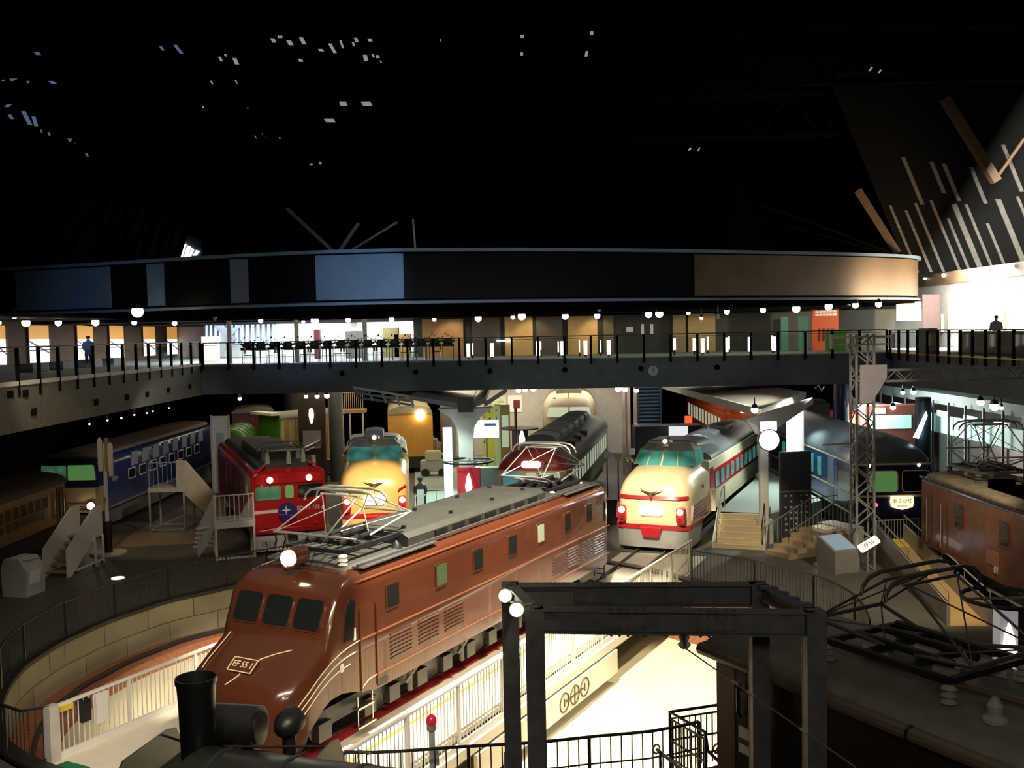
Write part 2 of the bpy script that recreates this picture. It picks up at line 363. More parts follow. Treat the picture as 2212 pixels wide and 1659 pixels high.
struct('floor_brown_patch', MB().prism([tuple(P(*q,.012)[:2]) for q in ((250,1182),(275,1160),(345,1118),(402,1090),(432,1100),(462,1172))], 0, .012, 'z'), mat('patch_brown',(.26,.165,.09),.3,noise=.2,scale=2), smooth=0)  # thin glossy brown patch on the hall floor
# galleries
def slabz(name, poly, z0, z1, m, mz=None):
    b = MB().prism(poly, z0, z1, 'z'); return struct(name, b, m, smooth=0)
slabz('floor_gallery_left', [(-32,-6),(-16,-6),(-16,51.4),(-32,51.4)], 5.5, 7, fascl)
slabz('floor_gallery_right', [(18.7,-6),(34,-6),(34,80),(18.9,80),(18.9,49.4)], 5.5, 7, fasc)
slabz('floor_gallery_far', [(-32,51.45),(-16.01,51.4),(18.85,49.4),(18.85,80),(-32,80)], 5.5, 7, fasc)
slabz('trim_3', [(-16.12,-6),(-15.95,-6),(-15.95,51.3),(-16.12,51.3)], 7, 7.14, white)
slabz('trim_4', [(18.6,36),(19.3,36),(19.6,49.5),(18.75,49.5)], 7, 7.03, yellow)
slabz('trim_5', [(-16,51.35),(18.8,49.35),(18.8,49.5),(-16,51.5)], 7, 7.06, lgrey)
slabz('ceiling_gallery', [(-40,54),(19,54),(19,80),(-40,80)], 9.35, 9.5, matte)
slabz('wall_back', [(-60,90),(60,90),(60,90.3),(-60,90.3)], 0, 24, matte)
slabz('wall_exhibit', [(-4.2,68),(8,68),(8,68.3),(-4.2,68.3)], 0, 5.5, plaster)
slabz('wall_under_left', [(-30,-6),(-29.8,-6),(-29.8,80),(-30,80)], 0, 5.5, matte)
slabz('wall_under_right', [(27,-6),(27.3,-6),(27.3,80),(27,80)], 0, 5.5, dgrey)
# round drum of the upper floor
def spl(ps, n):
    o = []; ps = [V(p) for p in ps]
    for i in range(len(ps)-1):
        a, b, c, d = ps[max(i-1,0)], ps[i], ps[i+1], ps[min(i+2,len(ps)-1)]
        for k in range(n):
            t = k/n; o.append(.5*((2*b)+(c-a)*t+(2*a-5*b+4*c-d)*t*t+(3*b-a-3*c+d)*t**3))
    return o+[ps[-1]]
DR = spl([(-46,60),(-34,55),(-21,50),(-13,46.6),(-6.4,45.1),(0,46),(6.6,48.1),(13,50.9),(18.6,53.6),(22.4,56.2),(23.9,58.8),(24,62),(22,66)], 8)
def nrm(i):
    a = DR[max(i-1,0)]; b = DR[min(i+1,len(DR)-1)]; d = (b-a).normalized(); return V((d.y, -d.x))
def band(prof):
    return [[(DR[i].x+nrm(i).x*u, DR[i].y+nrm(i).y*u, z) for u, z in prof] for i in range(len(DR))]
def drumband(name, prof, m): return struct(name, MB().loft(band(prof)), m, smooth=40)
drummat = mat('drum_black', (.005, .0052, .006), .45, noise=.2, scale=.5, spec=.12)
drumwarm = mat('drum_warm_lit_tone', (.16, .11, .07), .4, metal=.3, noise=.2, scale=.6)  # brown tone paints warm light on the drum's right end
drumbluelit = mat('drum_blue_lit_tone', (.17, .25, .33), .4, noise=.08, scale=.6)  # paler and bluer than the drum, standing for patches of blue light
drumband('wall_drum', [(0,10.0),(0,12.1),(-.3,12.1),(-.3,10.0)], drummat)
drumband('trim_6', [(.22,12.12),(.22,12.27),(-.3,12.27),(-.3,12.12)], drumbluelit)
drumband('trim_7', [(.18,9.78),(.18,9.9),(-.3,9.98),(-.3,9.78)], drumbluelit)
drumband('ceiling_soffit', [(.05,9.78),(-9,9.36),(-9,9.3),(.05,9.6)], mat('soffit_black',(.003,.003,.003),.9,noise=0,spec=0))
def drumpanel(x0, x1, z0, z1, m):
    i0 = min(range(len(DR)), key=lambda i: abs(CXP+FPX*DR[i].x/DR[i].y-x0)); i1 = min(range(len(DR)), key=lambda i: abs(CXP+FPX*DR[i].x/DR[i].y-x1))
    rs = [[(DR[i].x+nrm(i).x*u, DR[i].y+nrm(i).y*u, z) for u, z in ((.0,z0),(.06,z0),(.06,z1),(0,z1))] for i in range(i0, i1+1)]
    return struct('drum_lit_panel', MB().loft(rs), m, smooth=40)
for a, b, m_ in ((673,862,drumbluelit),(488,560,drumbluelit),(165,262,drumbluelit),(320,380,drumbluelit),(55,130,drumbluelit)): drumpanel(a, b, 10.02, 12.05, m_)['kind'] = 'structure'
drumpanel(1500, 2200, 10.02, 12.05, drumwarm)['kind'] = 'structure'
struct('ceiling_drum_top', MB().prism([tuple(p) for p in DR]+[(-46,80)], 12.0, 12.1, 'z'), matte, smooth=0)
# roof, sloping end walls with ribs painted pale where corrugation catches light
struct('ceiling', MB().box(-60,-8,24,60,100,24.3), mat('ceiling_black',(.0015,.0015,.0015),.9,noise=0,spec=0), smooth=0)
rib = mat('wall_rib_lit', (.085, .078, .066), .6, noise=.3); wallg = mat('wall_corrugated', (.005, .005, .0045), .8, spec=.05)
def endwall(name, x0, x1, y, z0, z1, lean, xs, side):
    b = MB().add([(x0,y,z0),(x1,y,z0),(x1+lean,y,z1),(x0+lean,y,z1),(x0,y+.3,z0),(x1,y+.3,z0),(x1+lean,y+.3,z1),(x0+lean,y+.3,z1)],[(0,1,2,3),(7,6,5,4),(0,4,5,1),(1,5,6,2),(2,6,7,3),(3,7,4,0)])
    w = struct(name, b, wallg, smooth=0); r = MB()
    for x, a, c, wd in xs:
        f = lambda z: x+lean*(z-z0)/(z1-z0)
        r.add([(f(a)-wd,y-.08,a),(f(a)+wd,y-.08,a),(f(c)+wd,y-.08,c),(f(c)-wd,y-.08,c),(f(a)-wd,y,a),(f(a)+wd,y,a),(f(c)+wd,y,c),(f(c)-wd,y,c)],[(0,1,2,3),(0,4,5,1),(1,5,6,2),(2,6,7,3),(3,7,4,0)])
    r.build('rib', rib, w, smooth=0)
rnd = random.Random(3)
xs = []
x = -39.0
while x < -24.6:
    a = 13.2+rnd.random()*2.2*(rnd.random() > .4); xs.append((x, a, min(a+2.2+rnd.random()*2.2, 18.5-(x+39)*.12), .1+.12*(rnd.random() > .6)))
    if rnd.random() > .35: xs.append((x-.6, 17.6-(x+39)*.14+rnd.random()*.4, 20.6-(x+39)*.25, .12+.1*rnd.random()))
    x += .42+rnd.random()*.75
endwall('wall_roof_left', -52, -24.2, 71, 12, 23.9, 4.2, xs, -1)
xs = []; x = 25.4
while x < 34.5:
    xs.append((x, 11.6, 13.2+rnd.random()*3.2, .09+.08*(rnd.random() > .6)))
    if rnd.random() > .5: xs.append((x+.4, 15.6+rnd.random(), 18+rnd.random()*2, .12))
    x += .5+rnd.random()*.8
endwall('wall_roof_right', 24.9, 44, 62, 11.3, 23.9, -5.2, xs, 1)
# small emissive quads imitating glints up in the roof, and the slanted skylight
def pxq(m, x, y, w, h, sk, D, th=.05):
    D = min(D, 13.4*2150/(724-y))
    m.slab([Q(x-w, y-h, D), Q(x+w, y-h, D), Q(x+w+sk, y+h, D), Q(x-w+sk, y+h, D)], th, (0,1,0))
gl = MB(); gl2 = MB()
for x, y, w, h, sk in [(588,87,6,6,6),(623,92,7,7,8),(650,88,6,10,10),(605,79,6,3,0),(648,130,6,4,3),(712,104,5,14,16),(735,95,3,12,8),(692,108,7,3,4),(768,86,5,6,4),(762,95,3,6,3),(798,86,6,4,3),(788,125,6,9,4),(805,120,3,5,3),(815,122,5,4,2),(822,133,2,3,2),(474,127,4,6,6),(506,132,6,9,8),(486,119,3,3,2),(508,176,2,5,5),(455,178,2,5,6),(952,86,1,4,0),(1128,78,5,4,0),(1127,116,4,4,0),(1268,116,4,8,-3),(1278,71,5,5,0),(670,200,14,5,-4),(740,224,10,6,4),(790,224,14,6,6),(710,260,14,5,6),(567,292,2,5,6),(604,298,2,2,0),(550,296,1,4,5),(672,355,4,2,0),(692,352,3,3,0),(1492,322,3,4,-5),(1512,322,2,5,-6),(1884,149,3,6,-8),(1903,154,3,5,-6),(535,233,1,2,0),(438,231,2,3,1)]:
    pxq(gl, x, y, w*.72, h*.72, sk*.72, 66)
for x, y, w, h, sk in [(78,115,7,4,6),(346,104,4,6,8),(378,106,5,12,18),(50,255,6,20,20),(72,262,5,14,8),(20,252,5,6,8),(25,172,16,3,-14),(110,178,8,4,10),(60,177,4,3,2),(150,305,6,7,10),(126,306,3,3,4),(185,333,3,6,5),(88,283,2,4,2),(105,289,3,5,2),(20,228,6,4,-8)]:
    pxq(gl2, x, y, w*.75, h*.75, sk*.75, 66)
glint = mat('roof_glint_grey', (.75, .72, .62), emit=.32); glintb = mat('roof_glint_blue', (.35, .5, .85), emit=.2)
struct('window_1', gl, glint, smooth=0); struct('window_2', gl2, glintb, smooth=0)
w3 = struct('window_3', MB().slab([Q(341,482,76),(Q(436,520,76)),Q(436,560,76),Q(341,560,76)], .05, (0,1,0)), dgrey, smooth=0)
b = MB()
for x, y0, y1, w in ((347,494,520,4),(355,500,528,3),(363,506,536,3),(372,511,528,3),(388,530,556,6),(398,524,556,5),(409,530,556,4),(417,536,556,3),(428,540,552,4)): b.slab([Q(x-w,y0,75.9),Q(x+w,y0+3,75.9),Q(x+w-8,y1,75.9),Q(x-w-8,y1,75.9)], .04, (0,-1,0))
b.build('pane', mat('skylight_pane', (.72,.85,1), emit=2.2), w3, smooth=0)
b = MB().bar(Q(352,455,75), Q(328,560,75), .25).bar(Q(409,485,75), Q(372,560,75), .3); struct('trim_8', b, steel, smooth=0)
def brace(label, pts, w, m, D=60): 
    b = MB()
    for p, q in zip(pts, pts[1:]): b.bar(Q(*p, D), Q(*q, D), w)
    tag(b.build('roof_strut', m, smooth=0), label, 'strut')
rust = mat('strut_brown', (.07, .038, .016), .7)
brace('upper brown steel roof strut at the far right', [(2040,212),(2152,392)], .5, rust)
brace('brown steel roof strut rising behind the right end of the drum', [(1850,412),(1936,548)], .5, rust, 62)
brace('thin strut joining the brown roof strut near the right edge', [(2150,388),(2212,300)], .16, rust)
brace('slender roof tie running down to the right end of the drum', [(1640,440),(1925,546)], .12, rust, 62)
brace('thinner lower roof tie above the right end of the drum', [(1600,460),(1915,547)], .09, rust, 62)
brace('grey diagonal roof brace left of the lit drum panel', [(620,450),(722,545)], .2, galv, 60)
brace('grey roof brace rising above the lit drum panel', [(732,545),(775,482)], .2, galv, 60)
brace('long grey roof brace sloping above the lit drum panel', [(752,545),(858,480)], .12, galv, 60)
brace('thin vertical roof hanger above the lit drum panel', [(892,474),(898,545)], .1, galv, 60)
trussb = mat('truss_black', (.003,.003,.003), .9, noise=0, spec=.02)
for k, (y, z) in enumerate(((50,20.5),(64,20.5))):
    t = thing('roof_truss', ORD[k]+' dark steel roof truss from the viewer, high under the black roof', 'truss', (0, y, z))
    MB().bar((-40,0,0),(40,0,0),.3).build('bottom_chord', trussb, t, smooth=0); MB().bar((-40,0,2.6),(40,0,2.6),.3).build('top_chord', trussb, t, smooth=0)
    b = MB()
    for i in range(-10, 10): b.bar((i*4,0,0),(i*4+2,0,2.6),.18); b.bar((i*4+2,0,2.6),(i*4+4,0,0),.18)
    b.build('web', trussb, t, smooth=0)
# ---------------------------------------------------------------- rolling stock
def axes(X, Y):
    X = V(X).normalized(); Y = V(Y).normalized(); N = X.cross(Y).normalized(); Y = N.cross(X)
    return Matrix((X, Y, N)).transposed().to_euler()
FACE = axes((0,-1,0), (0,0,1))          # writing on a front, read from ahead
RSIDE = axes((1,0,0), (0,0,1)); LSIDE = axes((-1,0,0), (0,0,1))
def ring(x, w, zb, zt, a, h, n=6, crown=.03):
    o = [(x,-w,zb), (x,-w,zb+(zt-h-zb)*.5)]
    o += [(x,-w+a-a*cos(pi/2*i/n), zt-h+h*sin(pi/2*i/n)) for i in range(n+1)]
    o += [(x,(-w+a)*(1-j/3), zt+crown*(1-abs(1-j/3)**2)) for j in (1,2)]+[(x,0,zt+crown)]
    return o+[(p[0],-p[1],p[2]) for p in reversed(o[:-1])]
def lamp(parent, c, r, m, d=.12, name='headlight', ax=(-1,0,0), rim=chrome):
    c = V(c); ax = V(ax)
    o = MB().cyl(c-ax*d, c, r*1.25, 14).build(name, rim, parent)
    MB().sph(c+ax*.01, r, n=12, m=6).build('lens', m, o); return o
def sidewin(root, xs, w, z0, z1, hw, m, fr=None, sides=(-1,), r=.06):
    for s_ in sides:
        for x in xs:
            f = MB().prism([(x+u, (z0+z1)/2+v) for u, v in rrect(w/2+.05, (z1-z0)/2+.05, r+.03)], s_*hw, s_*(hw+.018)).build('window_frame', fr or chrome, root, smooth=30)
            MB().prism([(x+u, (z0+z1)/2+v) for u, v in rrect(w/2, (z1-z0)/2, r)], s_*hw, s_*(hw+.024)).build('pane', m, f, smooth=30)
def frontwin(root, quad, m, fr, th=.02, grow=.05, r=.12, n=4):
    q = [V(p) for p in quad]; c = sum(q, V())/4; N = (q[1]-q[0]).cross(q[3]-q[0]).normalized()
    if N.x > 0: N = -N
    def rnd_(qq, rr_):
        o = []
        for i in range(4):
            p, a, b = qq[i], qq[i-1], qq[(i+1) % 4]; u = p+(a-p).normalized()*rr_; w = p+(b-p).normalized()*rr_
            o += [u.lerp(p, k/n).lerp(p.lerp(w, k/n), k/n) for k in range(n+1)]
        return o
    big = [p+(p-c).normalized()*grow for p in q]
    f = MB().slab([p+N*.002 for p in rnd_(big, r+grow)], th, N).build('window_frame', fr, root, smooth=30)
    MB().slab([p+N*(th+.001) for p in rnd_(q, r)], .008, N).build('pane', m, f, smooth=30); return f
def pantograph(root, cx, zb, zk, zt, half, bw=.95, m=galv, base=dgrey, ins=lgrey, bl=1.0):
    e = bpy.data.objects.new('pantograph', None); C.objects.link(e); e.parent = root; e.location = (cx, 0, 0)
    b = MB()
    for y in (-.75, .75): b.bar((-bl, y, zb), (bl, y, zb), .09)
    for x in (-bl, -.35, .35, bl): b.bar((x, -.75, zb), (x, .75, zb), .08)
    for y in (-.4, .1, .45): b.cyl((-.8, y, zb+.1), (.8, y, zb+.1), .06, 8)
    b.build('base_frame', base, e)
    for x in (-bl, bl):
        for y in (-.75, .75):
            MB().lathe([(.05,-.3),(.11,-.27),(.05,-.22),(.11,-.18),(.05,-.13),(.11,-.09),(.06,-.04)], (x, y, zb), 10).build('insulator', ins, e)
    for s_ in (-1, 1):
        b = MB()
        for y in (-.6, .6): b.cyl((s_*.25, y*.75, zb+.08), (s_*half, y*1.15, zk), .028, 6)
        b.cyl((s_*.25, -.45, zb+.08), (s_*half, .69, zk), .014, 5); b.cyl((s_*.25, .45, zb+.08), (s_*half, -.69, zk), .014, 5)
        b.cyl((s_*half, -.72, zk), (s_*half, .72, zk), .03, 6); b.build('lower_arm', m, e)
        b = MB()
        for y in (-.69, .69): b.cyl((s_*half, y, zk), (s_*.18, y*.72, zt-.12), .02, 6)
        b.cyl((s_*half, -.69, zk), (s_*.18, .5, zt-.12), .012, 5); b.cyl((s_*half, .69, zk), (s_*.18, -.5, zt-.12), .012, 5)
        b.cyl((s_*.18, -.55, zt-.12), (s_*.18, .55, zt-.12), .022, 6); b.build('upper_arm', m, e)
        pts = [(s_*.2, -bw, zt-.28), (s_*.2, -bw*.97, zt-.16), (s_*.2, -bw*.84, zt-.05), (s_*.2, -bw*.6, zt), (s_*.2, bw*.6, zt), (s_*.2, bw*.84, zt-.05), (s_*.2, bw*.97, zt-.16), (s_*.2, bw, zt-.28)]
        MB().tube(pts, .03, 6).build('contact_bow', m, e)
    return e
def wheels(root, xs, r=.43, m=iron, hw=.62):
    for x in xs:
        b = MB()
        for s_ in (-1, 1): b.cyl((x, s_*(hw-.06), r), (x, s_*(hw+.07), r), r, 20); b.cyl((x, s_*(hw+.07), r), (x, s_*(hw+.1), r), r*.45, 12)
        b.cyl((x, -hw, r), (x, hw, r), .09, 8); b.build('wheelset', m, root)
def bogie(root, cx, wb=2.1, r=.43, m=iron, hw=.95):
    wheels(root, (cx-wb/2, cx+wb/2), r, m)
    b = MB()
    for s_ in (-1, 1):
        b.prism([(cx-wb*.85,.42),(cx-wb*.8,.62),(cx-wb*.3,.7),(cx-wb*.2,.5),(cx+wb*.2,.5),(cx+wb*.3,.7),(cx+wb*.8,.62),(cx+wb*.85,.42),(cx+wb*.25,.35),(cx-wb*.25,.35)], s_*hw-.06, s_*hw+.06)
        for x in (cx-wb/2, cx+wb/2): b.box(x-.16, s_*hw-.12, .28, x+.16, s_*hw+.14, .58)
        for x in (cx-.3, cx+.3): b.cyl((x, s_*hw, .3), (x, s_*hw, .72), .11, 8)
    b.box(cx-.25, -hw, .45, cx+.25, hw, .75); b.build('bogie_frame', m, root)

# --- the brown streamlined electric locomotive on the turntable
EF = thing('electric_locomotive', 'glossy brown streamlined electric locomotive standing on the turntable bridge', 'locomotive', (-4.328, 21.104, .04), 61.6)
ST = [(-2.66,.5,.6,1.15,.3,.3),(-2.6,.95,.48,1.42,.35,.35),(-2.48,1.2,.42,1.63,.35,.3),(-2.25,1.34,.5,1.79,.32,.35),(-1.9,1.4,.8,1.98,.3,.45),(-1.5,1.4,1.08,2.22,.3,.5),(-1.34,1.4,1.15,2.33,.28,.45),(-1.27,1.395,1.17,2.47,.2,.3),(-1.0,1.39,1.18,3.1,.12,.2),(-.9,1.39,1.18,3.22,.16,.22),(-.62,1.4,1.12,3.39,.25,.32),(-.3,1.4,1.02,3.45,.3,.36),(.25,1.4,.9,3.48,.32,.38),(12.55,1.4,.9,3.48,.32,.38),(12.85,1.34,.92,3.46,.34,.38),(12.98,1.2,.95,3.4,.3,.38)]
MB().loft([ring(*s_) for s_ in ST]).build('body', brown, EF, smooth=32)
def efw(x):
    for a, b in zip(ST, ST[1:]):
        if a[0] <= x <= b[0]:
            u = (x-a[0])/(b[0]-a[0]); return a[1]+(b[1]-a[1])*u, a[3]+(b[3]-a[3])*u
    return (.5, 1.2) if x < 0 else (1.2, 3.4)
MB().loft([ring(x, .98, 3.4, z, .15, .1, crown=.05) for x, z in ((-.2,3.47),(.1,3.54),(12.5,3.54),(12.8,3.48))]).build('roof', roofg, EF)
for y0, y1 in ((-.33,.33),(.47,1.13),(-1.13,-.47)):
    k = .03 if abs(y0+y1) > 1 else 0
    frontwin(EF, [(-1.268,y1,2.5),(-1.268,y0,2.5),(-1.02,y0,3.06),(-1.02,y1,3.06)], darkglass, brown, r=.1, th=.025)
MB().cyl((-.9,0,3.58),(-.5,0,3.8),.07,8).cyl((-.4,0,3.6),(-.4,0,3.85),.12,10).build('lamp_bracket', brown, EF)
lamp(EF, (-.78,0,3.78), .17, lampw, .42, rim=brown)
e = MB().prism(rrect(.30,.15,.02), .0, .03, 'z').build('number_plate', brown, EF); e.location = (-2.14,.05,1.92); e.rotation_euler = axes((0,-1,0),(.8,0,.6))
f = MB()
for a, b in (((-.3,-.15),(.3,-.15)),((.3,-.15),(.3,.15)),((.3,.15),(-.3,.15)),((-.3,.15),(-.3,-.15))): f.bar((*a,.035),(*b,.035),.018)
f.build('plate_border', goldline, e); text('EF 55 1', 'plate_lettering', .2, goldline, e, (0,.01,.032), (0,0,0), .006, sx=.85)
b = MB()
for y, pts in ((.0,[(-1.62,-.75),(-1.75,-.45),(-1.9,-.2),(-2.0,-.12)]),(0,[(-2.28,.0),(-2.4,.08),(-2.5,.2)]),(0,[(-1.45,1.02),(-1.8,1.03),(-2.1,1.03),(-2.3,1.0)])):
    b.tube([(x, yy, efw(x)[1]+.045) for x, yy in pts], .012, 5)
for dz, x0 in ((0,-.28),(-.2,-.45),(-.4,-.62)):
    pts = []
    for i in range(15):
        t = i/14; x = x0-(x0+2.46+dz*.85)*t; z = 2.1+dz-(1.0+dz)*(.12*t+.88*t**2.2); pts.append((x, -efw(x)[0]-.005, z))
    b.tube(pts, .011, 5); b.tube([(p[0], -p[1], p[2]) for p in pts], .011, 5)
b.tube([(-.3,-1.405,1.02),(-.2,-1.405,1.12),(0,-1.405,1.2),(.3,-1.405,1.22)], .011, 5)
b.build('gold_lining', goldline, EF)
b = MB()
for s_ in (-1, 1):
    b.bar((-.28,s_*1.405,2.1),(12.9,s_*1.405,2.1),.035,.03); b.bar((.3,s_*1.405,1.22),(12.9,s_*1.405,1.22),.03,.03); b.bar((-.3,s_*1.36,3.3),(12.8,s_*1.36,3.3),.05,.03)
b.build('belt_moulding', mat('brown_light', (.26,.085,.04), .25, coat=.5), EF)
for s_ in (-1, 1):
    MB().prism([(x, z) for x, z in ((-.82,2.2),(-.5,2.2),(-.42,2.9),(-.5,3.02),(-.62,3.02),(-.72,2.85))], s_*1.39, s_*1.412).build('door_window', darkglass, EF)
    b = MB()
    for x in (-.28,.28): b.bar((x,s_*1.41,1.0),(x,s_*1.41,2.75),.04)
    b.build('door_handrail', brown, EF)
    for x, g in zip((.9,2.85,4.55,6.35,8.0,9.75,11.3), (darkglass,dimgreen,darkglass,darkglass,dimpale,darkglass,darkglass)): 
        sidewin(EF, [x], .42 if x < 8 else .38, 2.52, 3.0, 1.4, g if s_ < 0 else darkglass, brown, (s_,), .03)
    for x in (.75,1.85,2.95,8.75,9.75,10.75,11.7):
        b = MB()
        for k in range(7): b.prism([(x+.02,1.38+k*.085),(x+.85,1.38+k*.085),(x+.85,1.41+k*.085),(x+.02,1.41+k*.085)], s_*1.4, s_*1.425)
        b.build('louvre', brown, EF, smooth=0)
    MB().prism([(a+.45,c+1.02) for a, c in rrect(.2,.07,.06)], s_*1.4, s_*1.41).build('step_hole', black, EF)
    MB().prism([(12.45,2.3),(12.6,2.3),(12.62,2.85),(12.52,2.95),(12.45,2.9)], s_*1.395, s_*1.41).build('rear_window', darkglass, EF)
for q in ((-.95,1.62,-.85,1.78),(-.5,2.15,-.43,2.4),(12.1,1.75,12.18,1.85)): MB().box(q[0],-1.412,q[1],q[2],-1.395,q[3]).build('data_plate', white, EF, smooth=0)
MB().cyl((-2.6,.62,1.22),(-2.38,.62,1.22),.13,14).build('coupler_cover', brown, EF)
for y in (-.85,.85): lamp(EF, (-2.52,y,1.02), .09, black, .2, 'marker_lamp', rim=brown)
b = MB()
for y in (-.5,.5): b.bar((-.1,y*2.2,3.7),(-.1,y*2.2,3.5),.05)
R1 = MB().prism([(-1.02,3.52),(1.02,3.52),(1.02,3.72),(.86,3.82),(-.86,3.82),(-1.02,3.72)], 2.1, 9.1, 'x')
rb = R1.build('roof_monitor', roofg, EF, smooth=20)
for x in (3.2,4.0,4.8,5.6,6.4,7.2,8.0):
    for y in (-1.045,1.0): MB().box(x,y,3.53,x+.55,y+.045,3.7).build('vent', black, rb, smooth=0)
for x in (2.6,4.7,6.8,8.6):
    for y in (-.55,.55): MB().cyl((x,y,3.8),(x,y,3.89),.06,8).build('lifting_lug', black, rb)
b = MB().box(.0,-1.3,3.5,2.9,-1.02,3.53).box(.0,1.02,3.5,2.9,1.3,3.53).box(10,-1.3,3.5,12.4,-1.02,3.53).bar((0,-1.16,3.56),(12.5,-1.16,3.56),.05).bar((0,1.16,3.56),(12.5,1.16,3.56),.05)
b.build('roof_walkway', dgrey, EF, smooth=0)
for x, y in ((1.9,-.82),(11.9,.5)): MB().lathe([(.16,0),(.1,.12),(.03,.2)], (x,y,3.5), 8).build('roof_ventilator', black, EF)
pantograph(EF, 1.15, 3.8, 4.22, 4.95, 1.55, 1.0, silver, black, white, 1.1)
pantograph(EF, 11.1, 3.62, 4.05, 4.9, 1.5, 1.0, silver, black, white, 1.0)
wheels(EF, (-1.55,-.75), .43); wheels(EF, (1.2,3.4,5.6), .62); wheels(EF, (7.8,9.4,11.0), .5)
b = MB()
for s_ in (-1, 1):
    b.box(-1.9,s_*1.02-.05,.5,12.3,s_*1.02+.05,.86)
    for x in (-1.2,.3,1.2,2.3,3.4,4.5,5.6,7,7.8,8.6,9.4,10.2,11): b.box(x-.2,s_*1.1-.08,.3,x+.2,s_*1.1+.1,.66)
b.box(-1.8,-.9,.5,12.4,.9,.95); b.build('underframe', iron, EF, smooth=0)
for x in (1.75,4.0,6.3,8.2): MB().cyl((x,-1.2,.35),(x,-1.2,.8),.06,8).bar((x-.2,-1.22,.6),(x+.3,-1.22,.85),.07).build('spring_gear', mat('oily_grey',(.10,.10,.085),.5), EF)
MB().box(-.35,-1.36,.22,.25,-1.2,.26).box(-.35,-1.36,.62,.2,-1.2,.66).bar((-.3,-1.3,.2),(-.3,-1.3,.9),.03).bar((.2,-1.3,.2),(.2,-1.3,.9),.03).build('cab_step', chrome, EF, smooth=0)
b = MB()
for y in (-1.15,-.8): b.bar((13.02,y,.35),(13.02,y,1.0),.03)
for z in (.45,.62,.79,.94): b.bar((13.02,-1.15,z),(13.02,-.8,z),.03)
b.tube([(13.0,-1.2,1.1),(13.12,-1.2,1.15),(13.12,-1.2,2.1),(13.0,-1.2,2.15)], .02)
b.build('rear_ladder', black, EF)

